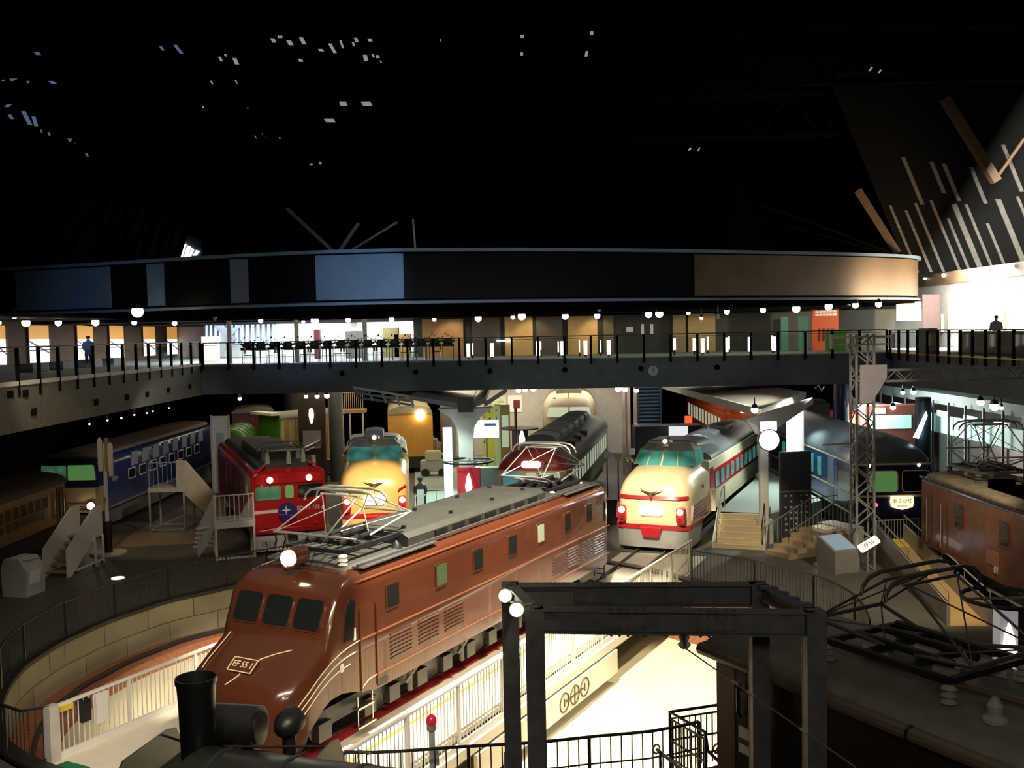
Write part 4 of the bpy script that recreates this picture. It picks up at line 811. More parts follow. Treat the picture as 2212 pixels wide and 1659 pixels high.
# steam locomotive at the bottom left
SL = thing('steam_locomotive', 'black steam locomotive at the bottom left with tall chimney and smoke deflectors', 'locomotive', (-4.24,12.9,0), 78)
MB().lathe([(.25,2.7),(.225,2.9),(.24,3.6),(.255,3.87),(.272,3.88),(.272,3.95),(.25,3.95),(.21,3.5),(.18,3.2)], (0,0,0), 28).build('chimney', mat('chimney_black',(.005,.005,.005),.35,noise=0), SL, smooth=40)
MB().cyl((-3.0,0,2.05),(.3,0,2.05),.86,32).lathe([(.05,.5),(.6,.42),(.82,.3)], (0,0,2.05), 24, 'x').build('smokebox', mat('boiler_black',(.035,.038,.034),.35,noise=.3,scale=4), SL, smooth=50)
MB().cyl((.75,-.5,3.0),(.75,.3,3.0),.3,20).cyl((.75,-.53,3.0),(.75,.3,3.0),.22,16).box(.55,-.3,2.2,.95,.1,2.8).build('feedwater_heater', black, SL, smooth=40)
h = MB().lathe([(.02,-.28),(.12,-.24),(.19,-.1),(.2,.06),(.2,.12)], (1.1,-.78,2.95), 18, 'x').build('headlight', black, SL, smooth=50); MB().cyl((1.22,-.78,2.95),(1.23,-.78,2.95),.17,16).build('lens', whitecloth, h); MB().cyl((1.08,-.78,2.2),(1.08,-.78,2.8),.1,8).build('lamp_post', black, h)
for s_ in (-1,1):
    d = MB().prism([(.1,1.5),(1.55,1.5),(1.75,1.9),(1.75,2.3),(1.6,2.55),(1.35,2.62),(.25,2.62),(.1,2.5)], s_*1.3-.012, s_*1.3+.012).build('smoke_deflector', mat('deflector_dark',(.05,.05,.042),.4,noise=.25), SL)
    MB().cyl((.2,s_*.25,2.95),(1.2,s_*1.28,2.6),.018,6).build('deflector_stay', black, d)
    MB().box(-3,s_*1.0-.35,1.55,1.9,s_*1.0+.35,1.62).box(1.5,s_*.2,1.5,1.75,s_*1.35,1.62).build('running_board', mat('board_edge_white',(.45,.42,.36),.5), SL, smooth=0)
b = MB().cyl((.25,-.3,2.85),(.6,-.3,2.8),.06,8).box(.3,-.75,2.3,.6,-.3,2.75).tube([(.4,-.6,2.7),(.8,-.7,2.6),(1.0,-.75,2.3)], .03); b.build('pipe_fitting', iron, SL)
MB().box(-3,-1.2,.5,1.8,1.2,1.5).build('frame', iron, SL, smooth=0); wheels(SL, (-2.4,-.6,1.1), .5)
a, c = P(428, 1609, 3.05)-V((0,.32,.73)), P(960, 1672, 3.05)-V((0,.32,.73)); d = (c-a).normalized()
BB = thing('boiler_barrel', 'dark riveted boiler barrel lying across the bottom edge to the right of the chimney', 'boiler', (a+c)/2, math.degrees(math.atan2(d.y, d.x)))
hl = (c-a).length/2
MB().lathe([(.3,-hl-.1),(.75,-hl),(.8,-hl+.1),(.8,hl-.05),(.5,hl+.1)], (0,0,0), 36, 'x').build('barrel', mat('barrel_black',(.06,.062,.052),.33,noise=.35,scale=3), BB, smooth=50)
b = MB()
for x in (-hl*.75,-hl*.2,hl*.35,hl*.8): b.cyl((x-.03,0,0),(x+.03,0,0),.812,36)
b.build('boiler_band', dgrey, BB, smooth=50); MB().tube([(.55,.2,.78),(.55,.2,.95),(.7,.15,.95),(.75,.1,.98)], .02).build('pipe', galv, BB); MB().box(-hl*.2,-.6,-2.3,hl*.2,.6,-.5).build('cradle', iron, BB, smooth=0)
# ---------------------------------------------------------------- turntable bridge
def rails(root, x0, x1, z=0, g=.535, m=None):
    for s_ in (-1, 1): MB().box(x0, s_*g-.035, z, x1, s_*g+.035, z+.13).build('rail', m or iron, root, smooth=0)
TB = thing('turntable_bridge', 'white turntable bridge with red carpet and lit white railings, carrying the brown locomotive', 'turntable', (-4.328, 21.104, 0), 61.6)
MB().box(-3.85,-2.98,-.12,16.5,3.7,-.02).build('deck', whitelit, TB, smooth=0)
for s_ in (-1, 1): MB().box(-3.8,s_*.62,-.02,16.4,s_*.95,.0).build('red_carpet', redcar, TB, smooth=0)
MB().box(-3.8,-.45,-.02,16.4,.45,-.01).build('track_bed', dgrey, TB, smooth=0)
MB().box(-3.7,-1.75,-.02,10,-1.67,-.005).build('yellow_line', yellow, TB, smooth=0); rails(TB, -3.8, 16.45, -.09, .535)
for y in (-2.6,-.8,.8,2.8): MB().box(-3.6,y-.12,-.9,16.3,y+.12,-.12).build('girder', grey, TB, smooth=0)
for x in (-2.9,15.4):
    for y in (-2.2,2.3): MB().cyl((x,y-.1,-.9),(x,y+.1,-.9),.24,16).box(x-.3,y-.2,-.95,x+.3,y+.2,-.6).build('wheel_carriage', iron, TB)
for y, nm, x0, x1 in ((-3.0,'near',-2.9,16.4),(3.68,'far',-3.75,16.4)):
    rl = bpy.data.objects.new('railing', None); C.objects.link(rl); rl.parent = TB
    s_ = -1 if y < 0 else 1
    MB().box(x0,y-.04,1.06,x1,y+.04,1.11).build('handrail', white, rl, smooth=0); MB().box(x0,y-.03,-.32 if s_ < 0 else -.02,x1,y+.03,-.18 if s_ < 0 else .12).build('bottom_rail', white, rl, smooth=0)
    b = MB(); k = 0; x = x0
    while x < x1: b.box(x-.009,y-.009,-.2,x+.009,y+.009,1.06); x += .125
    b.build('bar_panel', white, rl, smooth=0); x = x0
    while x < x1+.1: MB().box(x-.03,y-.035,-.4,x+.03,y+.035,1.06).build('post', white, rl, smooth=0); x += 1.9
MB().box(-3.85,3.6,-.6,-3.62,3.8,1.12).build('end_pillar', plaster, TB, smooth=0)
MB().box(-3.1,3.6,.55,-2.88,3.75,1.0).build('control_box', black, TB, smooth=0); MB().box(-2.75,3.6,.4,-2.45,3.72,1.02).build('control_box', white, TB, smooth=0); MB().box(-3.6,3.6,.95,-3.3,3.78,1.06).build('buzzer', yellow, TB, smooth=0)
MB().box(-2,-3.1,-.55,16.3,-2.9,-.32).build('side_beam', whitelit, TB, smooth=0)
lp = MB().box(1.4,-3.14,-1.27,9.25,-3.05,-.62).build('logo_board', whitelit, TB, smooth=0)
b = MB(); lx = 5.72
for k in range(3): b.tube([(lx+.62*k+.26*cos(2*pi*i/28), -3.15, -.95+.235*sin(2*pi*i/28)) for i in range(28)], .022, 5, closed=True)
for k in range(3): b.tube([(lx+.62*k, -3.15, -.95+(.235 if k == 1 else .1)), (lx+.62*k, -3.15, -.95-(.235 if k == 1 else .1))], .02, 5)
b.bar((lx+.1,-3.15,-.95),(lx+1.24-.1,-3.15,-.95),.035).build('wheel_emblem', mat('emblem_olive',(.06,.055,.02),.6), lp)
b = MB()
for k in range(5): b.box(-2.6+.32*k,-2.995,.35,-2.4+.32*k,-2.97,.62)
BC = thing('beacon_post', 'grey post with a red beacon lamp in front of the white bridge railing', 'beacon', (-1.57,17.55,-1.55))
MB().cyl((0,0,0),(0,0,2.85),.055,10).box(.05,-.04,2.2,.12,.04,2.5).build('post', lgrey, BC); MB().cyl((0,0,2.85),(0,0,2.98),.09,12).build('lamp_base', galv, BC); MB().sph((0,0,3.0),.1,sz=1.3).build('beacon_lamp', mat('beacon_red',(.5,.02,.05),.2,emit=.3), BC)
JB = thing('junction_box', 'grey slanted metal box on the near pit fence under the bridge', 'box', (-.15,17.0,0)); b = MB().add([(-.16,0,.35),(.16,0,.35),(.2,0,1.05),(-.12,0,1.05),(-.16,.12,.35),(.16,.12,.35),(.2,.12,1.05),(-.12,.12,1.05)],[(0,1,2,3),(7,6,5,4),(0,4,5,1),(1,5,6,2),(2,6,7,3),(3,7,4,0)]); b.build('box_body', lgrey, JB, smooth=0); MB().cyl((0,.06,0),(0,.06,.4),.03,8).build('stand', iron, JB)
tag(MB().prism([tuple(P(*q,.02)[:2]) for q in ((110,1659),(145,1646),(195,1659),(150,1680))], 0, .04, 'z').build('floor_mat', mat('mat_green',(.01,.16,.08),.7), smooth=0), 'green floor mat at the near end of the turntable bridge', 'mat')
# ---------------------------------------------------------------- steel portal frame over the foreground
GA = thing('portal_frame', 'dark riveted steel portal frame with four posts in the right foreground', 'frame', (0,0,0))
gp = [V((.24,13.15,0)), V((3.86,12.75,0)), V((-.09,14.45,0)), V((3.5,14.2,0))]; gz = 4.72
def ibeam(p, q, w, h, mtl, nm, par, up=(0,0,1)):
    p = V(p); q = V(q); d = (q-p).normalized(); u = V(up); s_ = d.cross(u).normalized()
    b = MB()
    for e in (-1, 1): b.bar(p+u*(e*(h/2-.012)), q+u*(e*(h/2-.012)), w, .024, up)
    b.bar(p, q, .03, h-.03, up); return b.build(nm, mtl, par, smooth=0)
for g in gp:
    o = MB().box(g.x-.125,g.y-.13,0,g.x+.125,g.y-.1,gz).box(g.x-.125,g.y+.1,0,g.x+.125,g.y+.13,gz).box(g.x-.12,g.y-.1,0,g.x+.12,g.y+.1,gz-.01).build('post', steel, GA, smooth=0)
    MB().box(g.x-.25,g.y-.25,0,g.x+.25,g.y+.25,.03).build('base_plate', iron, o, smooth=0)
for a, c in ((0,1),(2,3)):
    p, q = gp[a], gp[c]; d = (q-p).normalized(); h = .32
    o = ibeam(p+V((0,0,gz-.17)), q+V((0,0,gz-.17)), .2, h, steel, 'cross_beam', GA)
    n = V((d.y,-d.x,0))
    for k, t in enumerate((.34,.66)):
        m0 = p.lerp(q, t); r = MB().bar(m0-d*.27+n*.02+V((0,0,gz-.17)), m0+d*.27+n*.02+V((0,0,gz-.17)), .06, .2)
        for i in range(5):
            for z in (-.07,.07): c0 = m0+d*(-.22+.11*i)+n*.05+V((0,0,gz-.17+z)); r.cyl(c0, c0+n*.03, .018, 6)
            for z in (0,-.32): c0 = m0+d*(-.22+.11*i)+n*.06+V((0,0,gz-.01+z)); r.cyl(c0-V((0,0,.03)), c0+V((0,0,.035)), .02, 6)
        r.build('bolted_splice_plate', steel, o, smooth=0)
for a, c in ((0,2),(1,3)): ibeam(gp[a]+V((0,0,gz-.1)), gp[c]+V((0,0,gz-.1)), .16, .2, steel, 'tie_beam', GA)
b = MB()
for i in range(4): q = gp[3].lerp(gp[1], .2+.2*i)+V((.0,0,gz)); b.bar(q-V((.12,0,0)), q+V((.12,0,.0)), .1, .03)
b.build('batten_plate', mat('blue_steel',(.05,.065,.1),.5), GA, smooth=0)
for k, (q, lb) in enumerate(((V((-.16,14.15,4.62)), 'upper glaring floodlight on the left end of the steel portal frame'), (V((.0,13.2,4.68)), 'lower glaring floodlight on the left end of the steel portal frame'))):
    f = thing('floodlight', lb, 'lamp', q, 0, 'portal floodlights'); MB().lathe([(.03,.16),(.09,.1),(.11,0),(.1,-.02)], (0,0,0), 14, 'y').build('housing', galv, f); MB().sph((0,-.03,0),.085).build('lens', lampw, f); MB().bar((0,.1,0),(.2,.1,.05),.03).build('bracket', galv, f)
# wires and insulators from the frame
WI = thing('anchor_wire', 'taut anchor wire with insulators running from the portal beam down to the right', 'wire', (0,0,0))
w0 = gp[0].lerp(gp[1], .54)+V((0,0,4.4)); w1 = Q(1480,1400,12.2); w2 = Q(1850,1659,9.6)
MB().tube([w0, w1, w2], .009, 5).build('wire', mat('wire_rust',(.14,.075,.045),.5), WI)
b = MB(); d = (w2-w1).normalized()
for k in range(6): b.cyl(w0.lerp(w1,.15+.13*k), w0.lerp(w1,.2+.13*k), .032-.002*k, 8)
b.build('insulator', iron, WI); b = MB()
for k in (2,3,6): c0 = w1.lerp(w2, .1*k+.12); b.cyl(c0, c0+d*.12, .016, 6)
b.build('turnbuckle', galv, WI); MB().lathe([(.02,.1),(.08,.08),(.05,.02),(.09,-.02),(.05,-.07)], w0+V((0,-.05,-.12)), 10).build('strain_insulator', mat('pale_insulator',(.5,.5,.48),.25), WI)
# ---------------------------------------------------------------- front walkway railings
WR = thing('walkway_railing', 'dark handrail with barred gate at the stair head in front of the right foreground locomotive', 'railing', (0,0,0))
k0, k1, k2, k3 = P(1447,1538,1.1), P(1524,1582,1.1), P(1556,1522,1.1), P(1618,1552,1.1)
MB().tube([k1+V((.25,-.9,-.35)), k1+V((.02,-.1,-.3)), k1, k0, k2, k3], .03, 8).build('handrail', iron, WR); MB().tube([k1-V((0,0,.12)), k0-V((0,0,.13)), k2-V((0,0,.13))], .012, 6).build('rail', galv, WR)
for p, q in ((k0,k1),(k0,k2)):
    b = MB(); n = 9
    for i in range(n): c0 = p.lerp(q, (i+.5)/n); b.cyl((c0.x,c0.y,.0),(c0.x,c0.y,.97),.016,5)
    for z in (.2,.55,.97): b.bar((p.x,p.y,z),(q.x,q.y,z),.03)
    b.build('bar_panel', iron, WR, smooth=0)
for p in (k0,k1,k2): MB().cyl((p.x,p.y,0),(p.x,p.y,1.1),.03,8).build('post', iron, WR)
for i, (a, c) in enumerate((((1418,1618),(1475,1665)),((1548,1617),(1610,1668)))):
    p, q = P(*a, 1.0), P(*c, .75); d = (q-p).normalized(); t = thing('barrier_pole', ['left pale barrier pole with a ringed end at the bottom edge','right pale barrier pole with a ringed end by the notice board'][i], 'pole', p, 0, 'barrier poles')
    MB().cyl((0,0,0), (q-p)*1.4, .03, 8).build('pole', mat('pole_pale',(.42,.36,.24),.45), t); MB().tube([V((0,0,0))+V((.06*cos(2*pi*j/12),.02*cos(2*pi*j/12),.08*sin(2*pi*j/12))) for j in range(12)], .018, 5, closed=True).build('ring', brass, t); MB().cyl((.05,-.1,-.95),(.05,-.1,0),.025,8).build('stand', iron, t)
# ---------------------------------------------------------------- floor level, left side
def stairs(name, label, loc, rz, n, w, run, rise, m, side=None, land=0, rail=True, railm=None, bars=False, cat='stairs', group=None, solid=True):
    t = thing(name, label, cat, loc, rz, group); L_ = n*run; H_ = n*rise
    for k in range(n):
        MB().box(k*run, -w/2, (0 if solid else (k+.75)*rise), (k+1)*run if not solid else L_+land, w/2, (k+1)*rise).build('step', m, t, smooth=0)
    if land and not solid: MB().box(L_,-w/2,H_-.14,L_+land,w/2,H_).build('landing', m, t, smooth=0)
    rm = railm or white
    for s_ in (-1, 1):
        y = s_*(w/2+.03); e = L_+land
        if side: MB().prism([(-.03,0),(-.03,1.0),(L_,H_+1.0),(e,H_+1.0),(e,H_-.15),(L_,H_-.15),(.25,0)], y-.02, y+.02).build('side_panel', side, t, smooth=0)
        elif rail:
            b = MB().tube([(0,y,0),(0,y,.95),(L_,y,H_+.95),(e,y,H_+.95),(e,y,H_)], .02, 6); k = 0.12
            while bars and k < e: zb = min(k/L_,1)*H_; b.cyl((k,y,zb),(k,y,zb+.95),.009,4); k += .13
            b.build('handrail', rm, t)
    return t
ST1 = stairs('access_stairs', 'white metal stairs with solid sides leading to the ochre railcar', (-16.4,35.1,0), 82, 6, .85, .3, .2, mat('stair_tan',(.30,.25,.15),.7), white, .55, solid=False)
b = MB()
for y in (-.5,.5): b.bar((1.75,y,0),(1.75,y,1.1),.06).bar((2.3,y,0),(2.3,y,1.1),.06).bar((.5,y,.15),(2.3,y,.15),.06)
b.build('support_frame', white, ST1, smooth=0)
for x in (1.7,2.25): MB().cyl((x,-.5,.08),(x,-.45,.08),.08,10).build('castor', black, ST1)
ST2 = thing('access_platform', 'tall bare metal platform with tan sloping stair side beside the blue locomotive', 'platform', (-15.9,43.1,0), 0)
b = MB()
for x in (0,1.5):
    for y in (0,1.3): b.bar((x,y,0),(x,y,1.9),.07)
for y in (0,1.3): b.bar((0,y,.1),(1.5,y,.1),.07)
for x in (0,1.5): b.bar((x,0,.1),(x,1.3,.1),.06)
b.bar((0,0,.1),(1.5,0,.75),.05).build('support_frame', galv, ST2, smooth=0); MB().box(-.05,-.05,1.75,1.6,1.4,1.95).build('deck', mat('deck_tan',(.35,.27,.18),.7), ST2, smooth=0)
b = MB()
for i in range(9): b.cyl((.2*i,0,1.95),(.2*i,0,3.05),.012,4)
b.bar((0,0,3.05),(1.6,0,3.05),.04).build('bar_panel', galv, ST2, smooth=0)
MB().slab([(1.2,0,3.15),(1.65,0,3.1),(3.3,0,1.1),(3.3,0,-.0),(2.9,0,.3),(1.2,0,1.95)], .04, (0,1,0)).build('side_panel', mat('deck_tan2',(.36,.26,.15),.7), ST2, smooth=0)
for k in range(8): MB().box(1.6+.2*k,.05,1.7-.22*k,1.85+.2*k,1.2,1.74-.22*k).build('step', MATS['deck_tan'], ST2, smooth=0)
ST3 = thing('access_platform', 'white railed platform on legs against the red locomotive', 'platform', (-11.62,37.15,0), 20)
b = MB()
for x in (.35,1.75):
    for y in (0,1.2): b.bar((x,y,0),(x,y,1.3),.08)
for x in (.35,1.75): b.bar((x,0,.05),(x,1.2,.05),.06)
b.bar((.35,0,.05),(1.75,0,.05),.07).build('leg_frame', white, ST3, smooth=0); MB().box(.3,-.05,1.2,1.8,1.3,1.45).build('deck', white, ST3, smooth=0)
b = MB()
for i in range(9): b.cyl((.35+.175*i,0,1.45),(.35+.175*i,0,2.45),.014,4)
for z in (1.5,2.45): b.bar((.33,0,z),(1.77,0,z),.04)
for x in (.35,1.05,1.75): b.bar((x,0,1.4),(x,0,2.5),.045)
b.build('bar_panel', white, ST3, smooth=0)
MB().slab([(.3,0,2.5),(-.3,.9,1.1),(-.3,.9,0),(0,.5,.5),(.3,0,1.35)], .04, (1,0,0)).build('side_panel', white, ST3, smooth=0); MB().slab([(1.75,0,2.5),(1.3,.9,1.5),(1.3,.9,1.45),(1.75,0,1.45)], .03, (1,0,0)).build('side_panel', plaster, ST3, smooth=0)
for k in range(5): MB().box(-.35-.02*k,.3+.22*k,1.2-.22*k,.3,.5+.22*k,1.24-.22*k).build('step', white, ST3, smooth=0)
IK = thing('information_kiosk', 'grey metal information kiosk on the dark floor at the left edge', 'kiosk', (-16.45,32.9,0), -14)
MB().prism([(-.45,0),(.45,0),(.5,.85),(.2,1.25),(-.35,1.25),(-.5,.9)], -.45, .45, 'y').build('cabinet', lgrey, IK, smooth=0); MB().slab([(.46,-.3,.4),(.46,.2,.4),(.51,.2,.85),(.51,-.3,.85)], .02, (1,0,0)).build('info_card', white, IK, smooth=0); MB().box(-.25,-.35,1.25,.15,.35,1.27).box(.22,-.3,1.2,.4,.3,1.22).build('screen', white, IK, smooth=0)
SP = thing('semaphore_signal', 'slim white railway signal post with two raised arms, left of the platform steps', 'signal', (-16.05,38.9,0))
MB().cyl((0,0,0),(0,0,1.3),.16,12).build('base', black, SP); MB().cyl((0,0,1.2),(0,0,4.4),.08,12).build('post', plaster, SP); MB().cyl((0,0,0),(0,0,.06),.7,24).build('plinth', concrete, SP)
for dx, z0 in ((-.1,3.3),(.3,3.1)): MB().prism([(dx-.08,z0),(dx+.08,z0),(dx+.1,z0+1.2),(dx,z0+1.35),(dx-.1,z0+1.2)], -.2, -.15).build('signal_arm', plaster, SP, smooth=0)
MB().box(.05,-.14,3.3,.22,-.1,4.6).build('ladder_back', mat('signal_tan',(.25,.2,.1),.6), SP, smooth=0); MB().cyl((.42,-.2,3.0),(.42,-.02,3.0),.1,10).bar((0,0,3.05),(.42,-.1,3.05),.04).box(-.02,-.3,2.2,.02,0,2.25).build('signal_lamp', galv, SP)
tag(MB().cyl((-14.07,34.8,0),(-14.07,34.8,.02),.22,20).build('floor_light', mat('floor_light_lit',(1,.9,.7),emit=2.5)), 'round lit floor light set in the dark floor near the pit fence', 'light')
NB = thing('number_plate_stand', 'small white lettered plate standing behind the pit fence near the red locomotive', 'sign', P(577,1215,.0)); MB().cyl((0,0,0),(0,0,.55),.03,8).build('stand', iron, NB); b = MB().box(-.28,-.02,.5,.28,.02,.85).build('plate', white, NB, smooth=0); text('151', 'plate_lettering', .28, black, NB, (0,-.025,.67), (pi/2,0,0), .004)
WB = thing('display_board', 'tall pale display board between the blue and the red locomotive', 'board', (-15.5,52.5,0)); MB().box(-.45,-.05,.2,.45,.05,4.3).build('panel', whitelit, WB, smooth=0); MB().box(-.5,-.08,0,-.42,.08,4.35).box(.42,-.08,0,.5,.08,4.35).build('frame', plaster, WB, smooth=0); MB().box(-.2,-.06,2.6,.2,-.05,3.4).build('picture', lgrey, WB, smooth=0)
# pale track apron in front of the cream express, rails in the floor
AP = struct('floor_apron', MB().prism([(4.0,37.2),(6.5,36.6),(4.6,31.4),(2.3,33.4)], .0, .02, 'z').prism([(6.6,36.4),(7.0,36.2),(5.3,32.2),(4.9,32.3)], .0, .02, 'z'), whitelit, smooth=0)
for nm, o, a, L_, lb in (('t', (5.15,37.2), 67, 17, 'express'), ('e', (-8.75,38.5), 112, 12, 'red'), ('x', (-5.75,40.75), 97, 16, 'golden')):
    t = thing('track', {'express':'pale floor track leading from the pit under the right cream express','red':'floor track under the red locomotive','golden':'floor track under the golden cream express'}[lb], 'track', (o[0], o[1], 0), a); rails(t, -4.6 if lb == 'express' else -1.5, L_, -.02, .535)
MB_ = MB().box(-.5,-.6,0,-.3,.6,.12)
# ---------------------------------------------------------------- right platform with steps, roof, lamps
PR = thing('platform', 'pale green platform with cream steps beside the cream express', 'platform', (8.5,37.45,0), 71)
for k in range(6): MB().box(.3*k,-.9,.18*k,1.8+.01,.9,.18*(k+1)).build('step', tread, PR, smooth=0)
MB().prism(world(PR, [(8.0,39.2),(12.7,50.3),(12.95,50.3),(12.95,41.6),(10.05,38.75)]), 0, 1.08, 'z').build('platform_slab', plat, PR, smooth=0)
for k in range(6): MB().box(.3*k-.01,-.9,.18*(k+1)-.03,.3*k+.05,.9,.18*(k+1)+.006).build('nosing', mat('nosing_lit_cream',(.85,.66,.36),.35), PR, smooth=0)  # paler strips put the orange light on the step edges
for y in (.95,-.95): MB().prism([(-.05,0),(-.05,.25),(1.85,1.3),(2.2,1.3),(2.2,0)], y-.06, y+.06).build('side_wall', plaster, PR, smooth=0)
for y in (.85,-.85): MB().tube([(.1,y,.2),(.1,y,.9),(1.8,y,1.95),(2.6,y,2.0),(2.6,y,1.1)], .025, 6).build('handrail', galv if y > 0 else iron, PR)
MB().box(1.9,1.1,1.08,2.0,1.6,1.95).build('gate_panel', creampale, PR, smooth=0)
RC = thing('platform_roof', 'tan sloping platform roof on a white pillar above the right platform', 'canopy', (0,0,0))
cr = [Q(1640,884,41.5), Q(1736,846,46), Q(1582,820,60), Q(1432,828,60)]
MB().slab(cr, .22, (0,0,-1)).build('roof_slab', mat('canopy_tan',(.34,.28,.19),.7,noise=.1), RC, smooth=0)
b = MB(); b.bar(cr[0]-V((0,.1,.14)), cr[3]-V((0,.1,.14)), .16, .34).bar(cr[0]-V((0,.1,.14)), cr[1]-V((0,.1,.14)), .16, .3); b.build('fascia_board', mat('fascia_tan',(.46,.42,.32),.6), RC, smooth=0)
pb = P(1656,1180,0); pt = V((pb.x+.35, pb.y+1.2, 4.7))
MB().prism(rrect(.16,.16,.03), 0, 4.6, 'z').build('pillar', white, RC, smooth=30).location = (pb.x+.05, pb.y+.6, 0)
MB().slab([(pb.x-.6,pb.y+.7,4.85),(pb.x+2.6,pb.y+2.6,5.5),(pb.x+2.6,pb.y+2.6,5.25),(pb.x+.3,pb.y+.7,4.25),(pb.x-.2,pb.y+.7,4.25)], .2, (0,1,0)).build('bracket', plaster, RC, smooth=0)
MB().box(pb.x+2.0,pb.y+3.4,1.0,pb.x+2.45,pb.y+3.8,5.1).build('rear_pillar', white, RC, smooth=0)
MB().prism(rrect(.3,.22,.02), 0, .95, 'z').build('pillar_base', plaster, RC, smooth=0).location = (pb.x+.05, pb.y+.6, 0); MB().box(pb.x-.1,pb.y+.33,.55,pb.x+.2,pb.y+.37,.85).build('notice', white, RC, smooth=0)
LC = thing('illuminated_clock', 'glaring round lit clock on the white pillar of the right platform', 'clock', Q(1660,950,37.3)); MB().cyl((0,-.1,0),(0,.1,0),.38,24).build('lit_face', lampc, LC); MB().lathe([(.38,-.1),(.42,-.1),(.42,.1),(.38,.1)], (0,0,0), 24, 'y').build('rim', silver, LC); MB().box(-.3,-.06,.35,.3,.06,.68).build('lit_top', lampc, LC, smooth=0); MB().bar((-.4,.12,0),(.0,.4,0),.05).build('bracket', galv, LC)
LT = thing('light_column', 'tall lit white column sign behind the round clock', 'sign', (11.6,41.2,0)); MB().box(-.2,-.12,3.0,.25,.12,5.0).build('lit_panel', lampc, LT, smooth=0); MB().box(-.1,-.08,0,.1,.08,3.0).build('stand', plaster, LT, smooth=0)
DB = thing('timetable_board', 'tall dark timetable board with rows of pale lettering, beside the white pillar', 'board', (10.85,38.15,0), 8)
MB().box(-.62,-.08,0,.62,.08,3.6).build('board', mat('board_navy',(.035,.04,.055),.5), DB, smooth=0); b = MB(); r_ = random.Random(5)
for i in range(7):
    for j in range(5):
        if r_.random() > .15: w_ = .05+.05*r_.random(); b.box(-.46+.21*j,-.1,.55+.22*i,-.46+.21*j+w_,-.085,.55+.22*i+.07)
b.build('lettering', mat('pale_letter',(.5,.5,.5),.5), DB, smooth=0); MB().box(-.62,-.1,2.05,.62,-.08,2.09).build('shelf_line', galv, DB, smooth=0)
# steps and ramp to the blue sleeping car
RS = thing('side_stairs', 'tan side steps with grey barred handrails in front of the blue sleeping car', 'stairs', (9.85,35.55,0), 28)
for k in range(5): MB().box(.42*k,-.05,0,2.9,1.2,.16*(k+1)).build('step', mat('step_tan',(.40,.29,.17),.7), RS, smooth=0)
for y in (-.02,1.18):
    b = MB().tube([(0,y,0),(0,y,1.0),(2.2,y,1.85),(3.6,y,1.85)], .025, 6)
    for i in range(18): x = .2*i; b.cyl((x,y,min(x,2.1)/2.1*.8),(x,y,1.0+min(x,2.2)/2.2*.85),.011,4)
    b.build('handrail', galv, RS)
MB().box(2.1,.2,.8,2.7,1.1,.815).build('yellow_tile', yellow, RS, smooth=0); MB().box(2.9,-.1,0,3.7,1.5,.82).build('landing', plaster, RS, smooth=0)
IK2 = thing('information_desk', 'slanted grey information desk with a lit picture and white sign, left of the lattice mast', 'kiosk', (11.1,33.9,0), 20)
MB().prism([(-.5,0),(.5,0),(.55,.75),(-.55,1.15)], -.35, .45, 'x').v and None
MB().prism([(-.5,0),(.5,0),(.5,1.15),(-.5,.75)], -.5, .5, 'x').build('cabinet', mat('desk_grey',(.24,.22,.2),.5), IK2, smooth=0); MB().slab([(-.42,-.4,.8),(.42,-.4,.8),(.42,.42,1.13),(-.42,.42,1.13)], .02, (0,-.4,1)).build('picture', mat('lit_picture',(.25,.33,.42),.3,emit=.5), IK2, smooth=0)
b = MB().prism(rrect(.42,.15,.06), .0, .04, 'z').build('sign_plate', mat('sign_white',(.9,.88,.8),emit=.7), IK2); b.location = (.75,-.65,.95); b.rotation_euler = (rad(50), rad(-22), 0); text('EF 55', 'sign_lettering', .18, black, b, (0,0,.045), (0,0,0), .002); MB().cyl((.75,-.6,0),(.75,-.6,.9),.04,8).build('sign_post', galv, IK2)
RA = thing('wheelchair_ramp', 'long ramp with ochre floor and pale side walls running beside the dull brown locomotive', 'ramp', (0,0,0))
r0, r1, r2, r3 = P(2045,1352,0), P(2135,1352,0), P(1950,1165,.8), P(1890,1165,.8)
MB().add([r0,r1,r2,r3,r0-V((0,0,.02)),r1-V((0,0,.02)),r2-V((0,0,.8)),r3-V((0,0,.8))],[(0,1,2,3),(7,6,5,4),(0,4,5,1),(1,5,6,2),(2,6,7,3),(3,7,4,0)]).build('ramp_floor', mat('ramp_ochre',(.46,.29,.11),.75,noise=.08), RA, smooth=0)
for a, c, nm in ((r0,r3,'side_wall'),(r1,r2,'side_wall')):
    n = V((.06,0,0)); MB().slab([a, c-V((0,0,.8)), c+V((0,0,.55)), a+V((0,0,.65))], .1, (1,0,0)).build(nm, mat('ramp_wall',(.33,.30,.25),.7), RA, smooth=0)
    b = MB().tube([a+V((.05,0,.95)), c+V((.05,0,.85))], .025, 6)
    for i in range(5): p = a.lerp(c, i/4); b.cyl(p+V((.05,0,.1)), p+V((.05,0,.95-.1*i/4)), .018, 5)
    b.build('handrail', galv, RA)
MB().slab([r3+V((0,0,.01)), r2+V((0,0,.01)), r2.lerp(r1,.12)+V((0,0,.01)), r3.lerp(r0,.12)+V((0,0,.01))], .01, (0,0,1)).build('yellow_tile', yellow, RA, smooth=0)
fence('landing_fence', 'dark barred fence in front of the blue sleeping car front', [tuple(P(1892,1125,1.5)[:2]), tuple(P(1985,1120,1.5)[:2])], z=.5, h=1.0, step=.12, m=galv, br=.014)
